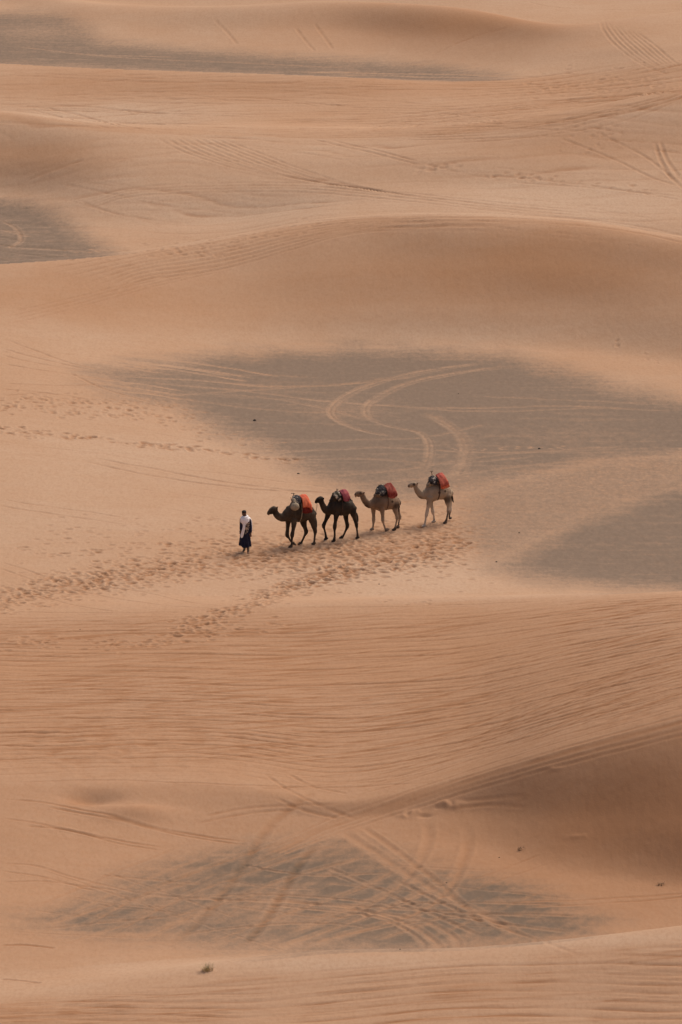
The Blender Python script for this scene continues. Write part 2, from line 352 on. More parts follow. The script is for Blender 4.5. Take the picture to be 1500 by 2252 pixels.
def catmull(P, step=9.0):
    P = [np.array(p, float) for p in P]; P = [2*P[0]-P[1]] + P + [2*P[-1]-P[-2]]
    out = []
    for i in range(1, len(P)-2):
        n = max(2, int(np.hypot(*(P[i+1]-P[i]))/step))
        for j in range(n):
            t = j/n
            out.append(.5*((2*P[i])+(-P[i-1]+P[i+1])*t+(2*P[i-1]-5*P[i]+4*P[i+1]-P[i+2])*t*t+(-P[i-1]+3*P[i]-3*P[i+1]+P[i+2])*t**3))
    out.append(P[-2]); return np.array(out)
def track(pts, wd=.13, depth=.03, dark=.5, sand=.75, fade=True, wob=1.5):
    """one wheel rut pressed along the line"""
    q = catmull(pts); n = len(q)
    ph = rnd.random()*100
    q[:, 1] += wob*perlin(np.arange(n)*.12+ph, np.zeros(n)+ph)
    G = np.array([hit(a, b) for a, b in q])
    if n > 6:
        for ax in (0, 1):
            k = np.array([1, 2, 1])/4; G[1:-1, ax] = np.convolve(G[:, ax], k, 'valid')
    m = wd*3.2
    r0, r1 = np.searchsorted(Yr, [G[:, 1].min()-m, G[:, 1].max()+m]); tt = G[:, 0]/G[:, 1]
    c0, c1 = np.searchsorted(T, [tt.min()-m/160, tt.max()+m/160])
    r0 = max(r0, 0); c0 = max(c0, 0)
    if r1-r0 < 2 or c1-c0 < 2: return
    D = np.full((r1-r0, c1-c0), 99.0); A = np.zeros_like(D)
    for i in range(n-1):
        a, b = G[i], G[i+1]; e = b-a; L2 = e@e
        if L2 > 16 or L2 < 1e-8: continue
        ra, rb = np.searchsorted(Yr, [min(a[1], b[1])-m, max(a[1], b[1])+m])
        Ym = (a[1]+b[1])/2
        ca, cb = np.searchsorted(T, [(min(a[0], b[0])-m)/Ym-abs(a[0])*m/Ym**2, (max(a[0], b[0])+m)/Ym+abs(a[0])*m/Ym**2])
        ra, rb, ca, cb = max(ra, r0), min(rb, r1), max(ca, c0), min(cb, c1)
        if rb <= ra or cb <= ca: continue
        xs = Xg[ra:rb, ca:cb]; ys = Yg[ra:rb, ca:cb]
        u = np.clip(((xs-a[0])*e[0]+(ys-a[1])*e[1])/L2, 0, 1)
        d = np.hypot(xs-a[0]-u*e[0], ys-a[1]-u*e[1])
        w_ = D[ra-r0:rb-r0, ca-c0:cb-c0]; ww = A[ra-r0:rb-r0, ca-c0:cb-c0]
        nb = d < w_; w_[nb] = d[nb]; ww[nb] = ((i+u)/n)[nb]
    env = np.where(D < 50, 1, 0)
    if fade: env = env*smooth(0, .12, A)*(1-smooth(.88, 1, A))
    br = np.clip(.85+.45*n_st[r0:r1, c0:c1]+.25*n_b[r0:r1, c0:c1], .2, 1.3)
    wd = wd*.85; sand = min(1.0, sand*1.3); wd = max(wd, .075)*.88
    g = np.exp(-(D/wd)**2)*env*br; bm = np.exp(-((D-1.7*wd)/(.6*wd))**2)*env*br
    dz[r0:r1, c0:c1] += -depth*g + .5*depth*bm
    dist_shade[r0:r1, c0:c1] += dark*g - .25*dark*bm
    sandy[r0:r1, c0:c1] = np.maximum(sandy[r0:r1, c0:c1], sand*np.clip(g+.45*bm, 0, 1))
def pair(pts, off=(0, 9), **k):
    track(pts, **k); track([(x+off[0], y+off[1]) for x, y in pts], **k)

# swerving wheel marks over the large gravel flat
for p in ([(1085,795),(980,808),(880,826),(800,850),(745,878),(722,905),(748,930),(800,948),(872,960)],
          [(1130,803),(1000,820),(900,841),(840,866),(800,895),(808,918),(852,937),(920,951),(940,975),(938,1010),(918,1050)]):
    track(p, wd=.115, depth=.015, dark=.0, sand=.46, wob=1); track([(x+11, y+2) for x, y in p], wd=.08, depth=.012, dark=0, sand=.30)
track([(930,905),(985,935),(1020,968),(1022,1010),(1000,1050)], wd=.22, depth=.015, dark=0, sand=.38)
track([(960,925),(1005,955),(1018,990)], wd=.12, depth=.015, dark=0, sand=.3)
for p, s_ in (([(225,828),(400,834),(600,850),(800,842),(950,820)], .5), ([(340,872),(550,858),(780,842),(900,822)], .38),
           ([(260,838),(500,856),(760,886),(1000,898),(1250,893),(1490,905)], .4), ([(880,898),(1100,905),(1300,898),(1500,903)], .35),
           ([(560,1000),(700,990),(860,985),(1100,995),(1400,980)], .35), ([(600,975),(760,968),(930,962),(1080,930)], .35),
           ([(620,1010),(800,1010),(1000,1018),(1200,1000)], .3), ([(230,845),(420,880),(640,905),(800,905)], .35),
           ([(420,862),(620,880),(820,925)], .3), ([(250,825),(450,822),(700,830)], .25), ([(700,1050),(900,1030),(1100,1000),(1400,985)], .3),
           ([(750,1068),(950,1050),(1200,1020),(1500,1000)], .3),([(1030,870),(1250,880),(1480,890)],.25)):
    track(p, wd=.11, depth=.012, dark=.1, sand=s_)
# pale grit scattered over G1
# wheel ruts on sand, camel flat left
for p in ([(190,1004),(330,1030),(450,1052),(600,1074),(735,1086)], [(170,1010),(300,1040),(440,1062),(560,1076),(700,1083)]):
    track(p, wd=.13, depth=.03, dark=.45)
track([(380,1030),(500,1043),(640,1062),(740,1075)], wd=.1, depth=.02, dark=.3)
pair([(0,1097),(90,1112),(190,1126),(300,1142)], off=(-20, 12), wd=.10, depth=.02, dark=.4)
for p in ([(10,745),(90,775),(150,796),(215,812)], [(0,765),(100,792),(200,813)], [(0,780),(90,800),(180,815)], [(0,800),(150,822),(260,838)],
          [(0,855),(80,862),(130,870)], [(0,842),(150,848),(240,842)], [(150,818),(220,852),(330,885)], [(0,870),(100,864),(200,880)]):
    track(p, wd=.11, depth=.03, dark=.5)
for p in ([(120,1290),(250,1315),(350,1330),(480,1338)], [(180,1285),(300,1300),(420,1325),(490,1333)], [(0,1236),(60,1255),(110,1272)], [(0,1250),(50,1268),(90,1282)],
          [(0,1345),(200,1348),(420,1346)], [(0,1372),(120,1366),(300,1368),(420,1360)], [(620,1336),(900,1334),(1200,1322)], [(60,1300),(160,1330),(260,1345)]):
    track(p, wd=.09, depth=.02, dark=.4)
# diagonal ruts over the edge of the rippled slope
base = [(520,1905),(620,1865),(720,1822),(850,1778),(1000,1728),(1150,1682),(1300,1640),(1500,1588),(1620,1560)]
for oy, wd_, dk in ((0,.22,.55),(-14,.13,.45),(16,.14,.35),(-30,.1,.3),(30,.1,.2)):
    track([(x, y+oy*(.5+.5*(x-520)/1000)) for x, y in base], wd=wd_*rnd.uniform(.6, 1.0), depth=.016, dark=dk*.8, sand=.7)
for oy in (-44, -60, -75, -92):
    track([(x, y+oy) for x, y in [(760,1800),(900,1760),(1100,1695),(1300,1632),(1550,1570)]], wd=.08, depth=.014, dark=.45)
for p, dk in (([(0,1758),(110,1766),(200,1788),(300,1812),(400,1832),(545,1852)], .6), ([(90,1772),(220,1798),(330,1822),(430,1842),(540,1858)], .55),
          ([(0,1798),(90,1812),(180,1832),(270,1850),(355,1864)], .55), ([(40,1815),(150,1826),(260,1855),(350,1870)], .45),
          ([(0,1898),(80,1905),(180,1935),(300,1962)], .35), ([(0,1915),(100,1930),(210,1960)], .35), ([(0,1940),(120,1940),(260,1960)], .25),
          ([(440,1796),(540,1778),(640,1772),(740,1768)], .35), ([(430,1812),(540,1790),(650,1780)], .3), ([(600,1752),(660,1780),(740,1800)], .4),
          ([(580,1700),(640,1740),(720,1778),(780,1800)], .4), ([(630,1700),(690,1730),(760,1745)], .35), ([(560,1735),(700,1728),(880,1712),(1000,1680)], .35),
          ([(1000,1778),(1080,1770),(1150,1775)], .2), ([(1010,1762),(1090,1754),(1150,1750)], .12), ([(0,1722),(200,1716),(420,1722),(700,1732),(960,1720)], .3),
          ([(0,2080),(60,2079),(115,2084)], .9), ([(0,2154),(40,2156),(85,2162)], .9), ([(1150,1995),(1300,1988),(1420,1980),(1560,1968)], .35), ([(1100,1985),(1300,1978),(1560,1962)], .3)):
    track(p, wd=.10, depth=.012+.018*dk, dark=dk*1.25)
# crossing marks of the near gravel hollow
for p, wd_, dk, sd_ in (
    ([(365,2085),(430,2035),(490,1965),(540,1895),(600,1810),(700,1735)], .22, .5, .2), ([(530,2085),(580,2030),(620,1965),(655,1905),(692,1860)], .2, .75, .1),
    ([(735,1815),(830,1880),(940,1950),(1060,2012),(1160,2068)], .22, .1, .7), ([(788,1812),(870,1870),(955,1935),(1010,1985),(1070,2040)], .16, .3, .5),
    ([(1015,1800),(1030,1850),(1012,1910),(982,1960),(925,2005),(800,2045),(650,2082)], .2, .25, .6), ([(935,1790),(943,1840),(922,1895),(862,1960),(770,2010),(640,2050)], .2, .15, .55),
    ([(560,1975),(700,1988),(820,2008),(900,2035),(955,2070),(975,2092)], .16, .1, .7), ([(700,1995),(830,2008),(930,2025),(990,2055),(1020,2088)], .16, .1, .6),
    ([(560,1990),(700,2000),(830,2018),(900,2048),(945,2088)], .12, .1, .6),
    ([(160,2050),(330,1960),(480,1900),(660,1840)], .15, .25, .5), ([(230,2062),(400,1975),(560,1915),(760,1850)], .15, .2, .5), ([(300,2070),(480,1990),(640,1930),(820,1880)], .14, .2, .5),
    ([(430,2085),(600,2020),(780,1960),(880,1905)], .14, .2, .45), ([(600,2090),(740,2040),(880,1985),(1000,1930)], .16, .1, .6), ([(260,1960),(420,1975),(650,1985),(900,2000),(1200,2015)], .14, .1, .6),
    ([(300,1985),(560,1968),(820,1985),(1150,2040)], .12, .1, .5), ([(700,1900),(820,1950),(950,2010),(1060,2060)], .13, .1, .45), ([(640,2030),(820,1995),(1050,1985),(1260,1992)], .12, .1, .5),
    ([(740,2060),(900,2030),(1100,2010),(1280,2015)], .12, .1, .45), ([(100,2035),(260,1985),(420,1940)], .14, .2, .5), ([(80,2045),(220,2030),(400,2010),(600,1960)], .12, .2, .4),
    ([(850,1925),(980,1990),(1100,2030),(1250,2050)], .12, .1, .45), ([(380,2060),(520,2040),(680,2030),(820,2040)], .12, .1, .45), ([(520,1900),(680,1925),(860,1920)], .1, .1, .4)):
    track(p, wd=wd_, depth=.025, dark=dk, sand=sd_)
for i in range(34):      # light scuffs
    x = rnd.uniform(120, 1150); y_ = rnd.uniform(1880, 2075); a = rnd.choice([-.42, -.36, -.5, -.3, .1, .35, .05]); l = rnd.uniform(60, 170)
    track([(x-l, y_-a*l), (x, y_+rnd.uniform(-6, 6)), (x+l, y_+a*l)], wd=rnd.uniform(.06, .12), depth=.012, dark=rnd.uniform(.05, .3), sand=rnd.uniform(.2, .5))
# tracks along the crest of the middle dune, and on the slopes beyond
for i in range(9):
    o = i*9-18
    track([(60+i*22, 612+o*.75+3*i), (300, 572+o*.9), (480, 540+o), (640, 506+o*.8), (800, 486+o*.45), (900+30*i, 482+o*.2)], wd=.12, depth=.03, dark=.38)
for oy in (-3, 4, 12):
    track([(850,478+oy),(1050,474+oy),(1250,482+oy),(1400,500+oy),(1560,534+oy)], wd=.12, depth=.03, dark=.35)
for i in range(4):
    track([(0, 690+i*9), (140, 660+i*8), (330, 612+i*7), (500, 575+i*6)], wd=.1, depth=.02, dark=.25)
for oy, dk in ((0,.5),(6,.4),(13,.35),(-6,.3)):
    track([(150,468+oy),(215,440+oy),(300,418+oy),(480,409+oy),(680,410+oy),(880,428+oy),(1080,450+oy),(1320,472+oy)], wd=.14, depth=.03, dark=dk)
for i in range(9):
    o = i*20
    track([(330+o*.9, 292+i*1.0), (400+o, 332), (520+o, 370+i), (680+o*.8, 398+i*2), (860+o*.4, 424+i)], wd=.12, depth=.03, dark=rnd.uniform(.25, .5))
for p in ([(680,305),(780,328),(880,352),(930,362)], [(720,305),(820,330),(910,352)], [(1220,300),(1340,345),(1420,385),(1500,412)], [(1440,312),(1452,350),(1475,390),(1510,420)],
          [(1452,308),(1466,350),(1492,385)], [(1330,300),(1420,345),(1490,400)], [(50,402),(110,376),(180,352)], 
          [(1080,385),(1250,402),(1400,422),(1510,442)], [(1120,400),(1300,412),(1500,432)], [(0,230),(120,240),(240,270),(330,288)], [(100,236),(180,256),(260,278)], [(60,238),(150,262),(250,284)]):
    track(p, wd=.13, depth=.035, dark=.45)
for i in range(44):
    y0 = rnd.uniform(158, 275); x0 = rnd.uniform(-50, 800); l = rnd.uniform(250, 700)
    track([(x0, y0), (x0+l*.5, y0+rnd.uniform(-3, 12)), (x0+l, y0+rnd.uniform(0, 22))], wd=.15, depth=.03, dark=rnd.uniform(.2, .45))
for i in range(30):
    x0 = rnd.uniform(550, 1000); yy_ = 258+i*1.5
    track([(x0-rnd.uniform(0,200), yy_+8), (x0+200, yy_-2), (x0+420, yy_-18-i), (1560, yy_-62-2*i)], wd=.13, depth=.03, dark=rnd.uniform(.2, .5))
for i in range(8):
    track([(1310+i*12, 40+i*4), (1350+i*12, 95), (1410+i*11, 140), (1470+i*9, 165)], wd=.12, depth=.03, dark=.28)
for p in ([(990,100),(1050,78),(1110,62)], [(950,122),(1000,98),(1040,82)], [(650,60),(672,90),(690,110)], [(690,50),(712,80),(730,105)], [(470,40),(500,70),(520,95)],
          [(1140,0),(1240,18),(1380,22),(1520,20)], [(130,115),(300,128),(520,138),(800,150)], [(30,100),(180,118),(400,125)], [(0,485),(35,500),(48,530),(20,545)], [(0,505),(60,520)], [(0,545),(80,548),(200,555)]):
    track(p, wd=.13, depth=.025, dark=.35, sand=.45)

for i in range(26):      # loose tracks over the middle plateau
    x0 = rnd.uniform(100, 1300); y0 = rnd.uniform(300, 465); l = rnd.uniform(150, 420); g_ = rnd.choice([.12, .2, .08, -.03, .3])
    track([(x0, y0), (x0+l*.5, y0+g_*l*.5+rnd.uniform(-6, 6)), (x0+l, y0+g_*l*.8)], wd=.11, depth=.018, dark=rnd.uniform(.15, .4), sand=.4)
for i in range(22):      # across the left end of the camel flat and the lower middle-dune slope
    x0 = rnd.uniform(-40, 260); y0 = rnd.uniform(760, 1130); l = rnd.uniform(140, 420)
    track([(x0, y0), (x0+l*.5, y0+.05*l), (x0+l, y0+.13*l)], wd=.08, depth=.012, dark=rnd.uniform(.1, .28))
for i in range(26):      # pulled along the crest of the middle dune
    x0 = rnd.uniform(100, 1100); l = rnd.uniform(180, 380); o = rnd.uniform(2, 34)
    cy = lambda x: float(np.interp(x, [0, 250, 500, 750, 1000, 1250, 1500], [577, 560, 522, 482, 476, 488, 524]))
    track([(x0+l*j/4, cy(x0+l*j/4)+o+j*rnd.uniform(-1, 1)) for j in range(5)], wd=.09, depth=.016, dark=rnd.uniform(.1, .35)*(1-o/60))
def print_at(X, Y, r, depth, ang, dk):
    depth *= .62; dk *= 1.1; r *= .76
    m = r*2.4
    ra, rb = np.searchsorted(Yr, [Y-m, Y+m]); ca, cb = np.searchsorted(T, [(X-m)/Y, (X+m)/Y])
    if rb-ra < 2 or cb-ca < 2: return
    xs = Xg[ra:rb, ca:cb]-X; ys = Yg[ra:rb, ca:cb]-Y
    c_, s_ = math.cos(ang), math.sin(ang)
    u = (xs*c_+ys*s_)/1.35; v = -xs*s_+ys*c_
    d = np.hypot(u, v)/r
    g = np.exp(-d**2.6); b = np.exp(-((d-1.45)/.38)**2)
    dz[ra:rb, ca:cb] += -depth*g + .35*depth*b
    dist_shade[ra:rb, ca:cb] += dk*g - .15*dk*b
    sandy[ra:rb, ca:cb] = np.maximum(sandy[ra:rb, ca:cb], .7*g)
def trail(pts, n, spread, r=(.10, .17), depth=.05, dk=.6, clump=0, taper=None):
    q = catmull(pts, 5.0)
    for i in range(n):
        j = rnd.randrange(len(q)) if not clump else int(((rnd.randrange(clump)+.5+rnd.gauss(0, .16))/clump)*len(q)) % len(q)
        x, y_ = q[j]; sp = spread if taper is None else spread*(taper[0]+(taper[1]-taper[0])*j/len(q))
        y_ += rnd.gauss(0, sp); x += rnd.gauss(0, 14)
        if x < -100 or x > 1600: continue
        X, Y = hit(x, y_)
        print_at(X, Y, rnd.uniform(*r), depth*rnd.uniform(.5, 1.2), rnd.uniform(-.5, .5), dk*rnd.uniform(.5, 1.15))
trail([(-60,1330),(100,1300),(250,1268),(400,1242),(520,1226),(650,1218),(820,1205),(1020,1180)], 2100, 17, taper=(.8, 1.9), depth=.055)
trail([(520,1226),(700,1225),(880,1212),(1030,1195)], 650, 24)
trail([(395,1392),(470,1358),(560,1318),(640,1288),(730,1262),(850,1240),(980,1225)], 420, 13, dk=.8, depth=.07)
trail([(560,1325),(640,1292),(720,1268),(800,1252)], 230, 9, dk=.8, depth=.07, r=(.12,.18))
trail([(90,1225),(180,1215),(260,1208),(400,1195),(520,1190)], 60, 4, clump=14, dk=.75)
trail([(20,1220),(200,1170),(400,1160),(560,1150)], 80, 16, dk=.45)
trail([(-40,938),(120,955),(260,970),(400,985),(520,1000),(660,1016)], 130, 3.2, r=(.12,.19), clump=13, dk=.85, depth=.07)
trail([(-40,955),(100,962),(200,966)], 14, 3, dk=.6)
trail([(-40,892),(150,902),(330,915),(460,950)], 120, 9, dk=.7, depth=.06); trail([(60,880),(200,890),(340,890),(420,915)], 100, 7, dk=.6)
trail([(0,870),(150,875),(300,885)], 30, 8, dk=.5)
trail([(400,940),(470,960),(600,985)], 25, 8, dk=.5)
trail([(980,1090),(1060,1130),(1060,1210),(900,1280)], 110, 22, r=(.06,.12), dk=.45, depth=.03)
trail([(1000,1080),(1200,1060),(1400,1040),(1550,1000)], 150, 16, r=(.05,.10), dk=.15, depth=.03)
trail([(0,1408),(150,1415),(300,1418),(480,1398)], 90, 9, dk=.5); trail([(430,1390),(560,1380),(640,1372)], 30, 10, dk=.5)
trail([(730,1305),(900,1318),(1000,1315),(1100,1295)], 30, 8, r=(.07, .14), dk=.5)
trail([(960,990),(1050,988),(1140,986),(1240,984)], 30, 2, r=(.07,.12), dk=.0, depth=.03)
trail([(930,378),(965,370),(990,360)], 16, 4, r=(.15,.25), dk=.25, depth=.05); trail([(1050,385),(1180,392),(1340,408),(1480,428)], 36, 5, r=(.12,.2), dk=.55)
trail([(1210,350),(1340,290),(1200,280)], 40, 12, r=(.1,.2), dk=.3)
trail([(1150,200),(1300,190),(1480,180)], 120, 16, r=(.14,.25), dk=.35, depth=.06)
trail([(1350,752),(1420,790),(1450,800)], 9, 4, r=(.08,.14), dk=.4)
trail([(130,560),(350,545),(560,520),(700,490)], 50, 7, r=(.12,.2), dk=.4); trail([(330,560),(520,535)], 40, 8, r=(.12,.2), dk=.4)

# soil cracks of harder sand: a few scattered darker pebbles come later as stones
Zg += dz*np.where(Yg < 150, 0, 1)
sandy = np.clip(sandy, 0, 1)
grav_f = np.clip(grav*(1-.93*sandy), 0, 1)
# --------- mesh
verts = np.stack([Xg, Yg, Zg], -1).reshape(-1, 3).astype(np.float32)
ii = np.arange(NR*NC).reshape(NR, NC)
quads = np.stack([ii[:-1, :-1], ii[:-1, 1:], ii[1:, 1:], ii[1:, :-1]], -1).reshape(-1, 4).astype(np.int32)
me = bpy.data.meshes.new('ground'); nf = len(quads)
me.vertices.add(len(verts)); me.vertices.foreach_set('co', verts.ravel())
me.loops.add(nf*4); me.loops.foreach_set('vertex_index', quads.ravel())
me.polygons.add(nf); me.polygons.foreach_set('loop_start', np.arange(0, nf*4, 4, dtype=np.int32))
me.polygons.foreach_set('use_smooth', np.ones(nf, bool))
me.update(calc_edges=True)
at = me.attributes.new('soil_shade', 'FLOAT_COLOR', 'POINT')
ca_ = np.stack([grav_f, np.clip(tint, 0, 1), np.clip(dist_shade, 0, 1.5), np.ones_like(tint)], -1).reshape(-1, 4).astype(np.float32)
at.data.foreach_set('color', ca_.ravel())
ground = bpy.data.objects.new('ground', me); COL.objects.link(ground); ground['kind'] = 'structure'

m, t, b = new_mat('sand', .95, .08)
N = t.nodes.new; L = t.links.new
av = N('ShaderNodeAttribute'); av.attribute_name = 'soil_shade'
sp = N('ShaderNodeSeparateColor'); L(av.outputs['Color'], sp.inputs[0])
tc = N('ShaderNodeTexCoord')
def noise(scale, det=3, rough=.5, stretch=None):
    n = N('ShaderNodeTexNoise'); n.inputs['Scale'].default_value = scale; n.inputs['Detail'].default_value = det; n.inputs['Roughness'].default_value = rough
    if stretch:
        mp = N('ShaderNodeMapping'); mp.inputs['Scale'].default_value = stretch
        L(tc.outputs['Object'], mp.inputs[0]); L(mp.outputs[0], n.inputs['Vector'])
    else: L(tc.outputs['Object'], n.inputs['Vector'])
    return n.outputs['Fac']
def math_(op, a, b_=None, clamp=False):
    n = N('ShaderNodeMath'); n.operation = op; n.use_clamp = clamp
    for k, v in ((0, a), (1, b_)):
        if v is None: continue
        if isinstance(v, (int, float)): n.inputs[k].default_value = v
        else: L(v, n.inputs[k])
    return n.outputs[0]
def mixc(f_, a, b_, mode='MIX'):
    n = N('ShaderNodeMix'); n.data_type = 'RGBA'; n.blend_type = mode
    for k, v in ((0, f_), (6, a), (7, b_)):
        if isinstance(v, (int, float)): n.inputs[k].default_value = v
        elif isinstance(v, tuple): n.inputs[k].default_value = (*v, 1)
        else: L(v, n.inputs[k])
    return n.outputs[2]
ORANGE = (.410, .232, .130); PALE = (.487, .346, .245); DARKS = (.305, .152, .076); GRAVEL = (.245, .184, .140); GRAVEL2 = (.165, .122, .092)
tn = math_('ADD', sp.outputs[1], math_('MULTIPLY', math_('SUBTRACT', noise(.5, 4, .6), .5), .35), True)
sand_c = mixc(tn, ORANGE, PALE)
sand_c = mixc(math_('MULTIPLY', sp.outputs[2], .55, True), sand_c, DARKS)  # dark sand mixed in for disturbed ground and painted shade
grain = noise(9, 2, .7, (1, .45, 1))
sand_c = mixc(math_('MULTIPLY', math_('SUBTRACT', grain, .42, True), .8, True), sand_c, DARKS)
gn = noise(5.5, 3, .75, (1, .4, 1))
grav_c = mixc(math_('MULTIPLY', sp.outputs[2], .6, True), mixc(gn, GRAVEL2, GRAVEL), (.125, .093, .066))  # gravel darkened too where the valley shade is painted
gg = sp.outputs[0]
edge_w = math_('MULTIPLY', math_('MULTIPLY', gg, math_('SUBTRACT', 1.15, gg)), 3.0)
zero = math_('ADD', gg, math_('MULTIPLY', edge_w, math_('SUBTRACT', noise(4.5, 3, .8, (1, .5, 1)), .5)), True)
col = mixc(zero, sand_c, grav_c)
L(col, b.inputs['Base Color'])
bp = N('ShaderNodeBump'); bp.inputs['Strength'].default_value = .35; bp.inputs['Distance'].default_value = .03
L(noise(7, 4, .6, (1, .6, 1)), bp.inputs['Height']); L(bp.outputs[0], b.inputs['Normal'])
me.materials.append(m)

# ================================================================== FIGURES
def shade(me_, smooth_=True):
    me_.polygons.foreach_set('use_smooth', np.full(len(me_.polygons), smooth_))
def link(name, me_, mat=None, parent=None, loc=None):
    o = bpy.data.objects.new(name, me_); COL.objects.link(o)
    if mat: me_.materials.clear(); me_.materials.append(mat)
    if parent: o.parent = parent
    if loc is not None: o.location = loc
    return o
def voxelize(bm, voxel, smooth_it=4, subd=0):
    """fuse overlapping closed shapes into one continuous skin"""
    me_ = bpy.data.meshes.new('tmp'); bm.to_mesh(me_); bm.free()
    o = bpy.data.objects.new('tmp', me_); COL.objects.link(o)
    md = o.modifiers.new('r', 'REMESH'); md.mode = 'VOXEL'; md.voxel_size = voxel
    if smooth_it:
        s_ = o.modifiers.new('s', 'SMOOTH'); s_.factor = .5; s_.iterations = smooth_it
    dg = bpy.context.evaluated_depsgraph_get(); dg.update()
    out = bpy.data.meshes.new_from_object(o.evaluated_get(dg))
    bpy.data.objects.remove(o); bpy.data.meshes.remove(me_); shade(out)
    return out

class Frame:
    """local frame of a figure: heading psi (0 = towards photo left), ground point, crop scale"""
    def __init__(s, ax, ay, psi, ox, oy, sc, zg=None):
        s.X, s.Y = hit(ax, ay); s.Zb = ground_z(s.X, s.Y)
        s.psi = math.radians(psi); s.c, s.s = math.cos(s.psi), math.sin(s.psi)
        dist_ = math.sqrt(s.X**2+s.Y**2+(H-s.Zb)**2)
        s.k = F/dist_; s.dep = math.atan2(H-s.Zb, s.Y)
        s.ax, s.ay = ax, ay; s.ox, s.oy, s.sc = ox, oy, sc
        s.base = Vector((s.X, s.Y, s.Zb))
    def m(s, px): return px/(s.sc*s.k)
    def p(s, cx, cy, lat=0.0):
        u = (s.ox+cx/s.sc-s.ax)/s.k; v = -(s.oy+cy/s.sc-s.ay)/s.k
        f_ = (lat*s.s-u)/s.c
        z = (v-(-f_*s.s-lat*s.c)*math.sin(s.dep))/math.cos(s.dep)
        return Vector((f_, lat, z))          # forward, left (towards viewer), up
    def w(s, q):                              # local -> offset in world axes
        return Vector((-q[0]*s.c+q[1]*s.s, -q[0]*s.s-q[1]*s.c, q[2]))

def tube(bm, fr, pts, seg=14, vertical=False, caps=True):
    """pts: (local Vector, in-plane radius, lateral radius); rings square to the path"""
    P = [q[0] for q in pts]; n = len(P)
    # refine
    QP, QA, QB = [], [], []
    for i in range(n-1):
        a0 = P[max(i-1, 0)]; a1 = P[i]; a2 = P[i+1]; a3 = P[min(i+2, n-1)]
        for j in range(3):
            t_ = j/3
            QP.append(.5*((2*a1)+(-a0+a2)*t_+(2*a0-5*a1+4*a2-a3)*t_*t_+(-a0+3*a1-3*a2+a3)*t_**3))
            e = t_*t_*(3-2*t_)
            QA.append(pts[i][1]*(1-e)+pts[i+1][1]*e); QB.append(pts[i][2]*(1-e)+pts[i+1][2]*e)
    QP.append(P[-1]); QA.append(pts[-1][1]); QB.append(pts[-1][2])
    ringdata = []
    m_ = len(QP)
    for i in range(m_):
        tg = (QP[min(i+1, m_-1)]-QP[max(i-1, 0)]).normalized()
        if vertical: tg = Vector((1 if tg.x > 0 else -1, 0, 0))
        lat = Vector((0, 1, 0)); lat = (lat - tg*lat.dot(tg)).normalized(); nr = tg.cross(lat)
        ringdata.append((QP[i], tg, nr, lat, QA[i], QB[i]))
    if caps:
        def cap(rd, sg):
            q, tg, nr, lat, a, b = rd; r = min(a, b)*.8
            return [(q+tg*sg*r*math.sin(x), tg, nr, lat, a*math.cos(x), b*math.cos(x)) for x in (.5, .95, 1.35)]
        ringdata = cap(ringdata[0], -1)[::-1] + ringdata + cap(ringdata[-1], 1)
    rings = []
    for q, tg, nr, lat, a, b in ringdata:
        rings.append([bm.verts.new(fr.w(q + nr*(a*math.cos(2*math.pi*j/seg)) + lat*(b*math.sin(2*math.pi*j/seg)))) for j in range(seg)])
    for i in range(len(rings)-1):
        for j in range(seg):
            bm.faces.new((rings[i][j], rings[i][(j+1) % seg], rings[i+1][(j+1) % seg], rings[i+1][j]))
    bm.faces.new(rings[0][::-1]); bm.faces.new(rings[-1])
def ell(bm, fr, q, rx, ry, rz, seg=14):
    tube(bm, fr, [(q+Vector((rx*x, 0, 0)), rz*math.sqrt(1-x*x), ry*math.sqrt(1-x*x)) for x in (-.97, -.8, -.45, 0, .45, .8, .97)], seg, vertical=True, caps=False)
def fixn(bm): bmesh.ops.recalc_face_normals(bm, faces=bm.faces[:])

# ---------------- materials
def patch_mat(name, base, other, scale, lo, hi, extra=None, rough=.9):
    return noisy_mat(name, base, other, scale, rough, .3, 4, lo, hi)
MAT = {
 'coat_dark': noisy_mat('dark brown coat', (.028,.020,.014), (.100,.072,.050), 3.0, .75, .35, 5, .35, .7, bscale=30),
 'coat_black': noisy_mat('black brown coat', (.016,.012,.009), (.066,.046,.032), 2.6, .75, .35, 5, .35, .75, bscale=30),
 'eye': noisy_mat('dark eye', (.01,.008,.006), (.02,.015,.01), 8, .2, 0),
 'wood': noisy_mat('grey wood', (.12,.085,.055), (.2,.15,.10), 20, .7, .1),
 'rope': noisy_mat('tan rope', (.28,.17,.09), (.38,.25,.14), 60, .9, .1),
 'strap_cream': noisy_mat('cream strap', (.36,.29,.21), (.25,.19,.13), 25, .9, .1),
 'strap_dark': noisy_mat('dark strap', (.06,.035,.028), (.10,.055,.04), 25, .9, .1),
 'sack': noisy_mat('cream sack cloth', (.36,.30,.22), (.24,.20,.15), 6, .95, .4, 5, .4, .7),
 'hoof': noisy_mat('dark toe nail', (.02,.015,.012), (.04,.03,.02), 8, .6, 0),
}
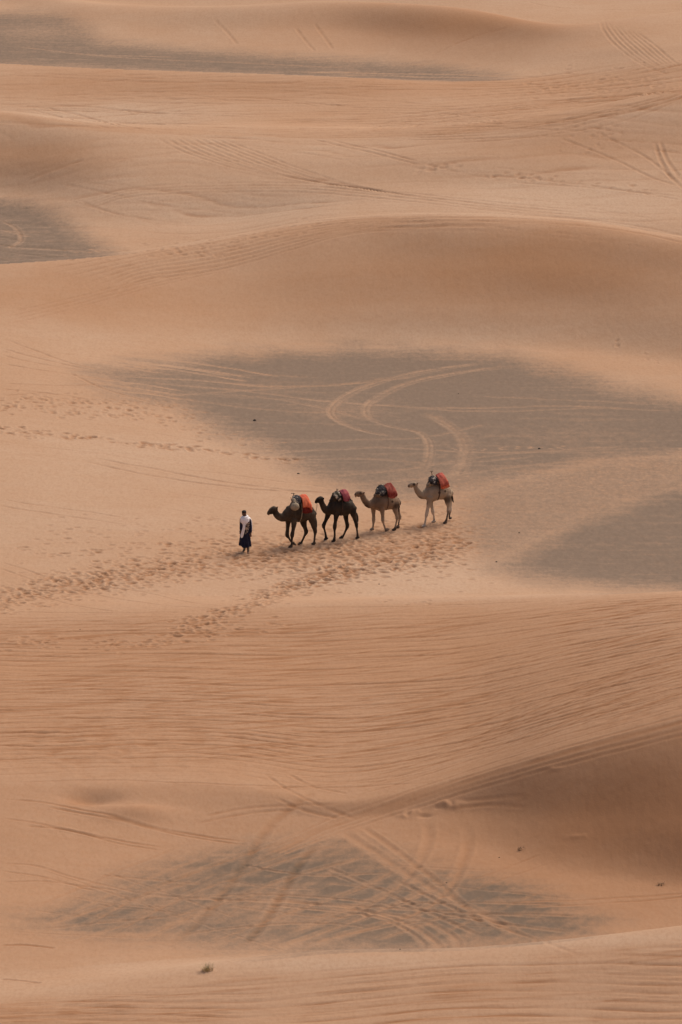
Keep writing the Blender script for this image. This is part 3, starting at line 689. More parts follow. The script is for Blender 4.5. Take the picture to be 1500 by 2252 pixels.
def cloth_patch(name, dark, mid, light, scale=9, amt=.60):
    """woven saddle cloth: dark ground with pale and coloured motifs"""
    m, t, b = new_mat(name, .95, .1)
    tc = t.nodes.new('ShaderNodeTexCoord')
    v = t.nodes.new('ShaderNodeTexNoise'); v.inputs['Scale'].default_value = scale; v.inputs['Detail'].default_value = 3; v.inputs['Roughness'].default_value = .7
    r = t.nodes.new('ShaderNodeValToRGB'); e = r.color_ramp.elements
    e[0].position = .40; e[0].color = (*dark, 1); e[1].position = amt+.05; e[1].color = (*light, 1)
    x = e.new(amt-.03); x.color = (*mid, 1)
    t.links.new(tc.outputs['Object'], v.inputs['Vector']); t.links.new(v.outputs['Fac'], r.inputs[0]); t.links.new(r.outputs[0], b.inputs['Base Color'])
    return m
def coat_pale(name, back, leg, darkc, hleg, ground_pts):
    """fawn coat: paler shins, darker throat and flank patches (fixed to the animal)"""
    m, t, b = new_mat(name, .8, .15)
    tc = t.nodes.new('ShaderNodeTexCoord'); sx = t.nodes.new('ShaderNodeSeparateXYZ'); t.links.new(tc.outputs['Object'], sx.inputs[0])
    n = t.nodes.new('ShaderNodeTexNoise'); n.inputs['Scale'].default_value = 3.5; n.inputs['Detail'].default_value = 4
    t.links.new(tc.outputs['Object'], n.inputs['Vector'])
    mr = t.nodes.new('ShaderNodeMapRange'); mr.inputs[1].default_value = hleg-.25; mr.inputs[2].default_value = hleg+.25
    t.links.new(sx.outputs[2], mr.inputs[0])
    def mx(f_, a, c):
        k = t.nodes.new('ShaderNodeMix'); k.data_type = 'RGBA'
        for s_, v in ((0, f_), (6, a), (7, c)):
            if isinstance(v, tuple): k.inputs[s_].default_value = (*v, 1)
            elif isinstance(v, (int, float)): k.inputs[s_].default_value = v
            else: t.links.new(v, k.inputs[s_])
        return k.outputs[2]
    c1 = mx(mr.outputs[0], leg, back)
    nr_ = t.nodes.new('ShaderNodeMapRange'); nr_.inputs[1].default_value = .42; nr_.inputs[2].default_value = .72; nr_.inputs[4].default_value = .55
    t.links.new(n.outputs['Fac'], nr_.inputs[0])
    c2 = mx(nr_.outputs[0], c1, tuple(x*.50 for x in back))
    for (q, r_, a_) in ground_pts:
        d = t.nodes.new('ShaderNodeVectorMath'); d.operation = 'DISTANCE'; d.inputs[1].default_value = q
        t.links.new(tc.outputs['Object'], d.inputs[0])
        g = t.nodes.new('ShaderNodeMapRange'); g.interpolation_type = 'SMOOTHSTEP'
        g.inputs[1].default_value = r_; g.inputs[2].default_value = r_*.5; g.inputs[3].default_value = 0; g.inputs[4].default_value = a_
        t.links.new(d.outputs['Value'], g.inputs[0])
        c2 = mx(g.outputs[0], c2, darkc)
    t.links.new(c2, b.inputs['Base Color'])
    n2 = t.nodes.new('ShaderNodeTexNoise'); n2.inputs['Scale'].default_value = 30
    t.links.new(tc.outputs['Object'], n2.inputs['Vector'])
    bp = t.nodes.new('ShaderNodeBump'); bp.inputs['Strength'].default_value = .3; bp.inputs['Distance'].default_value = .02
    t.links.new(n2.outputs['Fac'], bp.inputs['Height']); t.links.new(bp.outputs[0], b.inputs['Normal'])
    return m

def interp_body(st, x):
    xs_ = [a[0] for a in st]
    return [float(np.interp(x, xs_, [a[i] for a in st])) for i in (1, 2)]

def build_camel(cm):
    fr = Frame(*cm['frame']); k = fr.m
    bm = bmesh.new()
    # torso : stations x, top, bottom
    st = cm['torso']; n = len(st)
    LR = [.19, .27, .31, .35, .36, .31, .26, .15]
    pts = []
    for i, (x, a, b_) in enumerate(st):
        pts.append((fr.p(x, (a+b_)/2), k(abs(b_-a)/2)*.985, LR[i]))
    tube(bm, fr, pts, 20, vertical=True)
    hp = cm['hump']
    tube(bm, fr, [(fr.p(x, y), k(r), min(.24, k(r)*1.25)) for x, y, r in hp], 16, vertical=True)
    # neck
    tube(bm, fr, [(fr.p(x, y), k(r)*1.06, k(r)*l*1.05) for x, y, r, l in cm['neck']], 16)
    # head: skull, muzzle, jaw, brow, lips
    tube(bm, fr, [(fr.p(x, y), k(r)*1.12, k(r)*l*1.15) for x, y, r, l in cm['head']], 16)
    for (x, y, r) in cm.get('jaw', []):
        ell(bm, fr, fr.p(x, y), k(r)*1.2, k(r)*.7, k(r))
    # ears
    for (x, y), s_ in ((cm['ear'], 1), (cm['ear'], -1)):
        lat = .085*s_
        a = fr.p(x-26, y+34, lat*.8); b_ = fr.p(x, y, lat*1.5)
        tube(bm, fr, [(a, .03, .03), ((a+b_)/2, .034, .03), (b_, .016, .014)], 10)
    # legs
    for side, hind, J in cm['legs']:
        l0 = .20*side
        pr = []
        for i, q in enumerate(J):
            x, y, r = q
            lat = l0*(1 if i > 0 else .85)
            g_ = (1.08, 1.12, 1.12, 1.28, 1.02, 1.05, 1.15, 1.2)[min(i, 7)]
            pr.append((fr.p(x, y, lat), max(k(r)*g_, .034), max(k(r)*g_*.95, .034)))
        tube(bm, fr, pr, 12)
        # padded foot
        fx, fy, tilt = cm_foot = J[-1][0], J[-1][1], 0
        if (side, hind) not in cm.get('lifted', []):
            q = fr.p(fx, fy, l0); wq = fr.w(q)+fr.base; gz = ground_z(wq.x, wq.y)-fr.Zb
            q.z = gz + .035
            tube(bm, fr, [(q+Vector((-.06, 0, .02)), .045, .055), (q+Vector((0, 0, .012)), .052, .068), (q+Vector((.075, 0, -.004)), .032, .062)], 12, vertical=True)
            q2 = fr.p(J[-2][0], J[-2][1], l0)
            tube(bm, fr, [(q2, k(J[-2][2]), k(J[-2][2])), (q+Vector((-.01, 0, .05)), .045, .045)], 12)
        else:
            lx, ly = cm['lifttip'][(side, hind)]
            q = fr.p(fx, fy, l0); q1 = fr.p(lx, ly, l0)
            tube(bm, fr, [(q, .05, .06), ((q+q1)/2, .055, .075), (q1, .03, .06)], 12)
    # tail
    tl = cm['tail']
    tube(bm, fr, [(fr.p(x, y, lt), max(k(r), .02), max(k(r), .02)) for x, y, r, lt in tl], 10)
    fixn(bm)
    body = voxelize(bm, .018, 2)
    o = link(cm['name'], body, cm['mat'](fr) if callable(cm['mat']) else cm['mat'], None, fr.base)
    tag(o, cm['label'], 'camel', 'camels walking in single file')
    # eyes and nostril rope pin
    ex, ey = cm['eye']
    for s_ in (1, -1):
        b2 = bmesh.new(); bmesh.ops.create_icosphere(b2, subdivisions=2, radius=.026)
        me_ = bpy.data.meshes.new('eye'); b2.to_mesh(me_); b2.free(); shade(me_)
        link('eye', me_, MAT['eye'], o, fr.w(fr.p(ex, ey, s_*k(cm['eye_r']))))
    # tail tuft: hair
    b2 = bmesh.new(); tt = cm['tuft']
    for dl in (-.02, .02, 0):
        tube(b2, fr, [(fr.p(x+dl*200, y, lt+dl), max(k(r), .012), max(k(r)*.7, .012)) for x, y, r, lt in tt], 8)
    fixn(b2); me_ = bpy.data.meshes.new('tail_tuft'); b2.to_mesh(me_); b2.free(); shade(me_)
    link('tail_tuft', me_, MAT['coat_black'], o)
    return fr, o

def drape(fr, top, bot, half, thick=.03, nseg=26, bulge=0.03, fold=.012, seed=0, square=1.0, farw=1.0, fars=1.0):
    """cloth laid over the back: top ridge and near lower edge given along the animal, mirrored to the far side"""
    n = len(top)*4-3
    tp = np.array([[*fr.p(x, y, 0)] for x, y in top]); bt = np.array([[*fr.p(x, y, half)] for x, y in bot])
    bt[:, 0] -= .55*half*fr.s/fr.c
    s_ = np.linspace(0, len(top)-1, n)
    def ip(a): return np.stack([np.interp(s_, range(len(top)), a[:, i]) for i in range(3)], 1)
    tp, bt = ip(tp), ip(bt)
    G = np.zeros((n, nseg+1, 3))
    for j in range(nseg+1):
        e = -1 + 2*j/nseg; a = abs(e)*math.pi/2
        w_ = math.sin(a)**.8 if a > 0 else 0; h_ = 1-math.cos(a)**square
        q = np.zeros((n, 3))
        q[:, 0] = tp[:, 0]*(1-h_)+bt[:, 0]*h_
        q[:, 1] = half*w_
        if e < 0: q[:, 0] -= fars*half*w_*fr.s/fr.c; q[:, 1] = -half*w_*farw
        q[:, 2] = tp[:, 2]*(1-h_)+bt[:, 2]*h_
        G[:, j] = q
    uu, vv = np.meshgrid(np.linspace(0, 1, n), np.linspace(-1, 1, nseg+1), indexing='ij')
    nz = perlin(uu*6+seed, vv*3+seed, seed)
    sgn = np.sign(vv)
    G[:, :, 1] += sgn*(fold*nz*2)*np.abs(vv); G[:, :, 2] += fold*nz*(1-np.abs(vv)) - .02*np.abs(perlin(uu*5+seed, vv*0+seed))*np.abs(vv)**3
    b2 = bmesh.new()
    cen = G.mean(axis=(0, 1)); cen[1] = 0
    lay = []
    for off in (0, thick):
        V = [[None]*(nseg+1) for _ in range(n)]
        for i in range(n):
            for j in range(nseg+1):
                q = G[i, j].copy(); d = q-np.array([q[0], 0, q[2]-.35]); d /= np.linalg.norm(d)+1e-9
                V[i][j] = b2.verts.new(fr.w(q+d*off))
        lay.append(V)
    A, B = lay
    for i in range(n-1):
        for j in range(nseg):
            b2.faces.new((A[i][j], A[i][j+1], A[i+1][j+1], A[i+1][j])); b2.faces.new((B[i][j], B[i+1][j], B[i+1][j+1], B[i][j+1]))
    for i in range(n-1):
        for j in (0, nseg): b2.faces.new((A[i][j], A[i+1][j], B[i+1][j], B[i][j]))
    for j in range(nseg):
        for i in (0, n-1): b2.faces.new((A[i][j], A[i][j+1], B[i][j+1], B[i][j]))
    fixn(b2); me_ = bpy.data.meshes.new('cloth'); b2.to_mesh(me_); b2.free(); shade(me_)
    return me_

def band_loop(fr, x, ytop, ybot, lat, wpx=10, lean=0):
    """flat girth strap all round the chest"""
    b2 = bmesh.new(); a = fr.p(x, ytop); b_ = fr.p(x+lean, ybot); c0 = (a+b_)/2; rz = (a-b_).length/2; n = 36
    R1 = []
    hw = fr.m(wpx)/2/fr.c
    for j in range(n):
        an = 2*math.pi*j/n
        q = Vector((c0.x + (a.x-b_.x)/2*math.sin(an), lat*math.cos(an), c0.z + rz*math.sin(an)))
        d = Vector((0, math.cos(an), math.sin(an)))*.014
        R1.append([b2.verts.new(fr.w(q+Vector((s1*hw, 0, 0))+d*s2)) for s1, s2 in ((-1, 0), (1, 0), (1, 1), (-1, 1))])
    for j in range(n):
        for i in range(4):
            b2.faces.new((R1[j][i], R1[j][(i+1) % 4], R1[(j+1) % n][(i+1) % 4], R1[(j+1) % n][i]))
    fixn(b2); me_ = bpy.data.meshes.new('girth'); b2.to_mesh(me_); b2.free(); shade(me_)
    return me_

def root_empty(name, loc):
    e = bpy.data.objects.new(name, None); COL.objects.link(e); e.location = loc; e.empty_display_size = .3
    return e

def tube_mesh(fr, pts, r, seg=8, name='tube'):
    b2 = bmesh.new(); tube(b2, fr, [(q, r, r) for q in pts], seg); fixn(b2)
    me_ = bpy.data.meshes.new(name); b2.to_mesh(me_); b2.free(); shade(me_); return me_

def leg(*J): return list(J)
camels = []
# --- 1: dark brown, leading
c1 = dict(name='camel', label='dark brown camel at the front of the line, cream sack on its shoulder',
 frame=(640, 1201, 23, 580, 1070, 10.714), mat=MAT['coat_dark'],
 torso=[(570,590,770),(630,480,812),(720,400,822),(850,400,828),(980,410,805),(1080,430,735),(1150,480,700),(1195,560,680)],
 hump=[(610,540,50),(680,460,110),(780,390,120),(930,370,120),(1060,430,80),(1140,510,45)],
 neck=[(265,560,66,.75),(300,640,74,.75),(370,700,84,.8),(460,712,102,.85),(560,660,135,.95),(650,600,170,1.1)],
 head=[(112,635,34,.8),(140,595,46,.8),(190,545,58,.8),(245,520,66,.85),(285,540,62,.8)],
 jaw=[(180,610,38),(125,655,18)], ear=(338,462), eye=(205,515), eye_r=50,
 legs=[(-1,0,leg((585,760,80),(572,880,48),(562,1000,38),(552,1130,40),(600,1210,25),(652,1295,24),(700,1315,30))),
       (1,0,leg((715,760,85),(712,880,56),(695,1010,38),(672,1130,40),(666,1230,25),(660,1330,24),(650,1400,30),(632,1432,30))),
       (-1,1,leg((930,740,110),(940,850,68),(975,960,45),(1000,1055,40),(960,1150,27),(905,1270,24),(870,1345,28),(850,1368,26))),
       (1,1,leg((1110,640,110),(1140,760,85),(1175,900,56),(1212,1030,40),(1206,1140,25),(1195,1250,23),(1188,1330,26),(1176,1368,26)))],
 lifted=[(-1,0)], lifttip={(-1,0):(762,1400)},
 tail=[(1205,560,14,0),(1222,660,12,.0),(1228,760,12,0)], tuft=[(1226,740,12,0),(1236,830,18,0),(1240,920,16,0),(1234,980,6,0)])
c2 = dict(name='camel', label='blackish brown camel, second in line, with a plum red blanket',
 frame=(741, 1188, 23, 685, 1060, 12.5), mat=MAT['coat_black'],
 torso=[(470,640,872),(540,510,905),(640,440,932),(800,420,938),(950,430,922),(1060,480,845),(1140,560,790),(1190,650,780)],
 hump=[(530,520,50),(610,430,105),(740,380,112),(890,380,115),(1010,440,80),(1100,530,45)],
 neck=[(270,540,74,.75),(300,620,76,.75),(350,720,88,.8),(420,790,100,.85),(500,770,120,.95),(600,700,165,1.1)],
 head=[(125,570,36,.8),(150,525,48,.8),(195,490,62,.8),(250,470,68,.85),(295,490,62,.8)],
 jaw=[(190,545,42),(135,590,16)], ear=(348,440), eye=(215,470), eye_r=54,
 legs=[(-1,0,leg((480,820,95),(445,930,66),(395,1060,44),(335,1195,44),(355,1300,29),(385,1410,28),(395,1500,32),(402,1560,30))),
       (1,0,leg((690,860,100),(680,960,64),(660,1090,44),(640,1240,46),(638,1360,29),(640,1480,28),(630,1560,34),(608,1625,34))),
       (-1,1,leg((940,830,110),(945,950,66),(965,1080,48),(988,1215,44),(945,1330,30),(895,1440,27),(860,1510,28),(825,1545,28))),
       (1,1,leg((1120,720,110),(1145,850,86),(1190,1000,56),(1235,1160,42),(1248,1290,28),(1262,1400,26),(1268,1480,30),(1264,1520,30)))],
 tail=[(1195,680,16,0),(1222,800,14,.02),(1240,880,14,.04)], tuft=[(1238,860,16,.04),(1262,950,26,.04),(1275,1030,20,.04),(1282,1090,7,.04)])
def mat3(fr):
    g = lambda x, y, l: tuple(fr.w(fr.p(x, y, l)))
    return coat_pale('brown fawn coat', (.250,.170,.115), (.36,.27,.195), (.045,.028,.02), .85,
       [(g(790,760,.36), .34, .35), (g(1160,660,.33), .07, .9), (g(1250,760,.22), .22, .85), (g(400,720,.0), .22, .45), (g(285,430,.08), .09, .7), (g(450,800,0), .2, .6), (g(1015,1515,.2),.14,.9), (g(1210,1470,.2),.25,.9), (g(1320,1400,-.2),.4,.7), (g(130,450,.03),.06,.6)])
c3 = dict(name='camel', label='brown fawn camel, third in line, with a dark red blanket and lowered hind foot',
 frame=(827, 1168, 23, 770, 1050, 12.5), mat=mat3,
 torso=[(620,600,830),(690,520,885),(790,450,930),(920,430,905),(1060,430,885),(1170,450,868),(1270,500,850),(1325,590,790)],
 hump=[(690,500,60),(780,400,120),(910,350,120),(1040,340,120),(1170,410,85),(1260,500,50)],
 neck=[(340,500,74,.75),(370,580,78,.75),(430,670,86,.8),(520,740,98,.85),(620,720,120,.95),(720,680,165,1.1)],
 head=[(145,490,34,.8),(175,455,48,.8),(225,435,60,.8),(290,435,66,.85),(345,455,60,.8)],
 jaw=[(235,500,42),(158,530,20)], ear=(395,402), eye=(285,420), eye_r=54,
 legs=[(-1,0,leg((630,770,90),(640,900,58),(648,1040,42),(648,1165,40),(640,1270,27),(630,1370,26),(622,1460,28),(604,1520,28))),
       (1,0,leg((860,820,100),(885,950,58),(895,1060,42),(898,1170,40),(920,1270,27),(955,1370,26),(985,1450,28),(1018,1500,30))),
       (1,1,leg((1215,720,110),(1235,870,72),(1272,1010,46),(1292,1110,38),(1275,1210,26),(1252,1320,25),(1240,1400,28),(1212,1465,28))),
       (-1,1,leg((1270,720,90),(1300,860,64),(1340,990,42),(1372,1080,36),(1352,1180,24),(1335,1280,23),(1328,1360,26),(1310,1425,28)))],
 tail=[(1330,560,14,0),(1350,660,12,0),(1358,740,11,0)], tuft=[(1356,720,11,0),(1352,800,15,0),(1344,870,14,0),(1340,930,6,0)])
def mat4(fr):
    g = lambda x, y, l: tuple(fr.w(fr.p(x, y, l)))
    return coat_pale('pale fawn coat', (.35,.265,.19), (.62,.52,.42), (.05,.033,.024), .8,
       [(g(975,700,.36), .075, .9), (g(1125,655,.33), .075, .9), (g(300,480,.08), .085, .8), (g(460,810,0), .16, .5), (g(160,520,.03), .07, .45), (g(1180,860,.2), .26, .75), (g(660,960,.15), .14, .6),
        (g(1160,1400,.2), .40, .88), (g(1270,1350,-.2), .36, .85), (g(1215,1180,.2), .12, .6), (g(630,1290,.2), .07, .7)])
c4 = dict(name='camel', label='pale fawn camel at the back of the line, white shins, bright red blanket',
 frame=(951, 1152, 23, 885, 1025, 12.0), mat=mat4,
 torso=[(610,600,850),(665,510,930),(770,450,950),(890,430,900),(1020,430,878),(1120,450,890),(1220,510,870),(1275,600,790)],
 hump=[(660,510,50),(730,410,100),(850,360,105),(1000,340,110),(1110,410,85),(1200,490,45)],
 neck=[(350,545,64,.75),(370,610,68,.75),(430,700,80,.8),(510,765,92,.85),(600,745,118,.95),(700,700,160,1.1)],
 head=[(160,530,34,.8),(190,500,46,.8),(240,480,56,.8),(300,478,60,.85),(350,500,58,.8)],
 jaw=[(240,540,34),(170,558,16)], ear=(412,430), eye=(300,470), eye_r=50,
 legs=[(1,0,leg((720,820,95),(700,960,60),(665,1110,40),(632,1270,38),(615,1370,25),(600,1460,24),(585,1540,28),(560,1585,28))),
       (-1,0,leg((750,830,80),(760,1000,48),(785,1100,38),(805,1200,38),(825,1290,25),(838,1380,24),(840,1440,26),(832,1475,28))),
       (1,1,leg((1170,760,105),(1190,930,70),(1215,1060,42),(1212,1170,36),(1192,1270,24),(1175,1360,24),(1160,1420,28),(1128,1475,28))),
       (-1,1,leg((1235,780,90),(1255,930,58),(1270,1060,38),(1275,1150,34),(1255,1240,23),(1245,1310,24),(1265,1370,34)))],
 lifted=[(-1,1)], lifttip={(-1,1):(1302,1345)},
 tail=[(1285,580,14,0),(1296,680,12,0),(1300,750,12,0)], tuft=[(1300,730,12,0),(1318,820,22,0),(1335,900,18,0),(1350,945,6,0)])
frs = []; bodies = []
for c_ in (c1, c2, c3, c4):
    a, b_ = build_camel(c_); frs.append(a); bodies.append(b_)

# ---------------- tack
def saddle(fr, label, top, bot, half, mat, post, bar, girth, gmat, extra=None):
    e = root_empty('saddle', fr.base); tag(e, label, 'saddle', 'saddles on the camels')
    me_ = drape(fr, top, bot, half, .035, 26, fold=.02, seed=len(label), farw=.72, fars=1.5); link('saddle_pad', me_, mat, e)
    # rolled rim along the front of the pad
    tp = [fr.p(*top[0], 0), fr.p((top[0][0]*2+bot[0][0])/3, (top[0][1]*2+bot[0][1])/3-12, half*.62), fr.p((top[0][0]+bot[0][0]*2)/3, (top[0][1]+bot[0][1]*2)/3, half*.95), fr.p(*bot[0], half)]
    tp = [Vector((q.x-.55*q.y*fr.s/fr.c, q.y, q.z)) for q in tp]
    far = [Vector((q.x-1.0*q.y*fr.s/fr.c, -q.y, q.z)) for q in tp[:0:-1]]
    link('saddle_roll', tube_mesh(fr, tp, .035, 10, 'roll'), mat, e)
    if extra: extra(e)
    (x0, y0), (x1, y1) = post
    b2 = bmesh.new(); tube(b2, fr, [(fr.p(x0, y0), .02, .02), (fr.p((x0+x1)/2, (y0+y1)/2), .017, .017), (fr.p(x1, y1), .02, .02)], 8)
    tube(b2, fr, [(fr.p(*bar[0], .12), .016, .016), (fr.p((bar[0][0]+bar[1][0])/2, (bar[0][1]+bar[1][1])/2-3, 0), .018, .018), (fr.p(*bar[1], -.12), .016, .016)], 8)
    fixn(b2); mm = bpy.data.meshes.new('handle'); b2.to_mesh(mm); b2.free(); shade(mm); link('handle', mm, MAT['wood'], e)
    link('girth_strap', band_loop(fr, *girth), gmat, e)
    return e
def blanket(fr, label, top, bot, half, mat, lower=None):
    e = root_empty('blanket', fr.base); tag(e, label, 'blanket', 'blankets over the camels\' backs')
    link('upper_cloth', drape(fr, top, bot, half, .03, 30, fold=.022, seed=3+len(label), square=1.1), mat, e)
    if lower:
        t2, b2, h2, m2, lb = lower
        o = link('under_cloth', drape(fr, t2, b2, h2, .03, 30, fold=.02, seed=9+len(label), square=1.1), m2, e); o['label'] = lb
    return e
M_navy = cloth_patch('navy and cream saddle cloth', (.02,.02,.025), (.07,.065,.07), (.42,.38,.32), 8, .60)
M_olive = cloth_patch('olive and cream saddle cloth', (.03,.03,.018), (.10,.08,.07), (.46,.40,.32), 8, .56)
M_grey = cloth_patch('dark grey saddle cloth', (.022,.02,.022), (.055,.055,.065), (.40,.37,.30), 7, .57)
M_black = cloth_patch('black and white saddle cloth', (.018,.015,.017), (.05,.045,.05), (.50,.46,.40), 7, .57)
M_or = noisy_mat('orange blanket cloth', (.72,.20,.10), (.52,.085,.045), 4, .9, .4, 4, .40, .72, bscale=14)
M_or2 = noisy_mat('bright orange red blanket cloth', (.66,.10,.05), (.30,.03,.022), 2.6, .9, .4, 3, .42, .6, bscale=14)
M_dr = noisy_mat('deep red cloth', (.17,.020,.014), (.10,.014,.012), 5, .9, .4, bscale=14)
M_pl = noisy_mat('plum red cloth', (.34,.085,.09), (.20,.04,.06), 6, .9, .5, 4, .35, .65, bscale=14)
M_rd = noisy_mat('dark red cloth', (.18,.024,.018), (.58,.19,.14), 3, .9, .4, 4, .42, .78, bscale=14)
M_rb = noisy_mat('bright red cloth', (.24,.030,.028), (.70,.20,.13), 3, .9, .4, 4, .36, .75, bscale=14)

f1, f2, f3, f4 = frs
def sack1(e): pass
saddle(f1, 'dark patterned saddle with tall handle on the leading dark brown camel', [(690,225),(760,212),(838,222)], [(640,400),(735,440),(838,410)], .28, M_navy, ((712,225),(706,150)), ((655,150),(730,155)), (838,300,815,.385,16,-35), MAT['strap_cream'])
e1 = root_empty('sack', f1.base); tag(e1, 'round cream sack hung on the shoulder of the leading dark camel', 'sack')
b2 = bmesh.new(); q = f1.p(738, 462, .40); ell(b2, f1, q, f1.m(100)/f1.c, .17, f1.m(98), 20); 
tube(b2, f1, [(q+Vector((0, -.06, f1.m(70))), .10, .10), (q+Vector((0, -.10, f1.m(120))), .075, .06), (q+Vector((0, -.14, f1.m(150))), .09, .07)], 14); fixn(b2)
mm = voxelize(b2, .02, 6); link('sack_body', mm, MAT['sack'], e1)
link('tie_cord', tube_mesh(f1, [q+Vector((-.085, -.09, f1.m(108))), q+Vector((-.0, .0, f1.m(108))), q+Vector((.085, -.09, f1.m(108))), q+Vector((.05, -.3, f1.m(180)))], .015), MAT['strap_dark'], e1)
blanket(f1, 'bright orange blanket over dark red cloth on the leading camel', [(845,225),(925,192),(1005,205),(1050,300)], [(872,490),(950,480),(1030,492),(1095,560)], .405, M_or,
   ([(850,240),(925,212),(1010,225),(1060,310)], [(862,612),(950,632),(1020,620),(1098,600)], .39, M_dr, 'dark red lower cloth under the orange one'))
saddle(f2, 'olive and cream saddle on the blackish brown second camel', [(590,322),(660,282),(750,280)], [(605,430),(715,545),(800,510)], .28, M_olive, ((706,285),(702,195)), ((672,262),(735,200)), (770,350,915,.375,14,-20), MAT['strap_dark'])
blanket(f2, 'plum red blanket on the blackish brown second camel', [(755,275),(860,228),(965,245),(985,330)], [(835,540),(900,552),(960,545),(1010,470)], .40, M_pl)
saddle(f3, 'black padded saddle with pale trim on the third camel', [(750,270),(815,225),(900,235)], [(672,450),(830,530),(960,480)], .29, M_grey, ((840,240),(835,195)), ((765,205),(905,205)), (950,330,885,.375,16,0), MAT['strap_dark'],
  lambda e: link('cushion', (lambda b3: (ell(b3, f3, f3.p(840, 250, 0), .10, .12, .10), fixn(b3), voxelize(b3, .02, 4))[2])(bmesh.new()), M_grey, e))
blanket(f3, 'dark red blanket on the brown fawn third camel', [(930,250),(1010,185),(1110,160),(1170,250)], [(985,540),(1060,580),(1150,582),(1240,500)], .41, M_rd)
saddle(f4, 'rounded black and white saddle with tall handle on the last camel', [(705,300),(775,265),(870,290)], [(648,440),(760,500),(882,500)], .28, M_black, ((785,262),(765,150)), ((725,128),(800,130)), (893,320,885,.375,26,-15), MAT['strap_dark'])
blanket(f4, 'bright red blanket with an orange hem on the last pale camel', [(875,262),(950,212),(1055,198),(1105,300)], [(945,545),(1020,535),(1100,510),(1165,480)], .40, M_rb,
   ([(890,285),(960,235),(1060,222),(1115,325)], [(958,600),(1030,605),(1110,580),(1190,548)], .385, M_or, 'orange lower cloth showing as a hem'))
# lead rope from the second camel's chin to the first camel's saddle
def rope(label, A, B, sag):
    pts = [A.lerp(B, i/10)-Vector((0, 0, sag*4*(i/10)*(1-i/10))) for i in range(11)]
    b2 = bmesh.new(); prev = None
    for p_ in pts:
        ring = [b2.verts.new(p_-pts[0]+Vector((.011*math.cos(a), .0, .011*math.sin(a)))) for a in (0, 1.26, 2.51, 3.77, 5.03)]
        if prev:
            for j in range(5): b2.faces.new((prev[j], prev[(j+1) % 5], ring[(j+1) % 5], ring[j]))
        prev = ring
    mm = bpy.data.meshes.new('rope'); b2.to_mesh(mm); b2.free(); shade(mm)
    return tag(link('lead_rope', mm, MAT['rope'], None, pts[0]), label, 'rope', 'ropes between the camels')
def wp(fr, x, y, lat=0): return fr.base + fr.w(fr.p(x, y, lat))
rope('thin tan rope hanging from the second camel\'s chin to the first camel', wp(f2, 160, 605, .03), wp(f1, 1215, 660, .1), .06)

# ---------------- person
pf = Frame(540.5, 1214.5, 0, 500, 1090, 16.09)
SKIN = noisy_mat('brown skin', (.13,.07,.048), (.18,.095,.065), 8, .6, .05)
HAIR = noisy_mat('black hair', (.012,.009,.008), (.025,.018,.015), 40, .7, .3)
ROBE = noisy_mat('navy robe cloth', (.013,.015,.038), (.026,.026,.052), 7, .95, .4, bscale=18)
SCARF = noisy_mat('white scarf cloth', (.90,.87,.90), (.80,.77,.80), 6, .95, .5, bscale=16)
TROUS = noisy_mat('grey green trouser cloth', (.16,.145,.11), (.22,.20,.16), 10, .95, .3)
EMB = cloth_patch('embroidered cream and navy cloth', (.02,.018,.03), (.16,.13,.12), (.55,.44,.34), 14, .52)
k = pf.m; P = pf.p      # forward = photo left, lat = towards viewer
person = root_empty('person', pf.base)
person.name = 'person'
tag(person, 'person in navy robe and white scarf walking ahead of the camels', 'person')
b2 = bmesh.new()
tube(b2, pf, [(P(608,1225), k(120), .11), (P(612,1100), k(112), .105), (P(628,960), k(135), .12), (P(640,850), k(158), .115), (P(640,790), k(120), .09)], 18)
tube(b2, pf, [(P(640,800,.0), k(60), .06), (P(625,740,.03), k(45), .055), (P(615,700,.03), k(44), .055)], 14)
# head turned a little towards the photo's right
ell(b2, pf, P(602,605,.0), k(76), .098, k(92), 20); ell(b2, pf, P(612,660,.035), k(56), .075, k(70), 18)
tube(b2, pf, [(P(626,620,.105), k(10), .012), (P(634,650,.128), k(13), .018), (P(634,662,.118), k(12), .012)], 10)   # nose
ell(b2, pf, P(626,690,.098), k(22), .014, k(7), 10); ell(b2, pf, P(622,722,.08), k(26), .024, k(17), 12)             # lips, chin
ell(b2, pf, P(618,603,.088), k(46), .018, k(9), 10)                                                                  # brow
for x in (533, 668): ell(b2, pf, P(x,640,-.005), k(9), .02, k(22), 8)
# arms
tube(b2, pf, [(P(500,830,0), k(52), .055), (P(478,960,.0), k(38), .045), (P(475,1060,.02), k(32), .038), (P(468,1150,.05), k(24), .03), (P(466,1205,.07), k(20), .022)], 14)
tube(b2, pf, [(P(785,840,0), k(52), .055), (P(820,970,-.02), k(38), .045), (P(838,1080,.0), k(32), .038), (P(842,1200,.05), k(25), .03), (P(836,1300,.09), k(20), .022)], 14)
def hand(bm_, q, s_):
    tube(bm_, pf, [(q, .026, .018), (q+Vector((0, .01, -.045)), .038, .018), (q+Vector((0, .018, -.085)), .036, .017)], 12)
    for i, (dx, ln) in enumerate(((-.028, .062), (-.010, .075), (.010, .070), (.027, .055))):
        a = q+Vector((dx, .02, -.085))
        tube(bm_, pf, [(a, .0095, .0095), (a+Vector((dx*.15, .008, -ln*.5)), .009, .009), (a+Vector((dx*.15, -.008, -ln)), .0075, .0075)], 8)
    a = q+Vector((.030*s_, .012, -.03))
    tube(bm_, pf, [(a, .013, .012), (a+Vector((.018*s_, .012, -.028)), .011, .011), (a+Vector((.018*s_, .020, -.056)), .009, .009)], 8)
hand(b2, P(464,1212,.075), -1); hand(b2, P(832,1312,.095), 1)
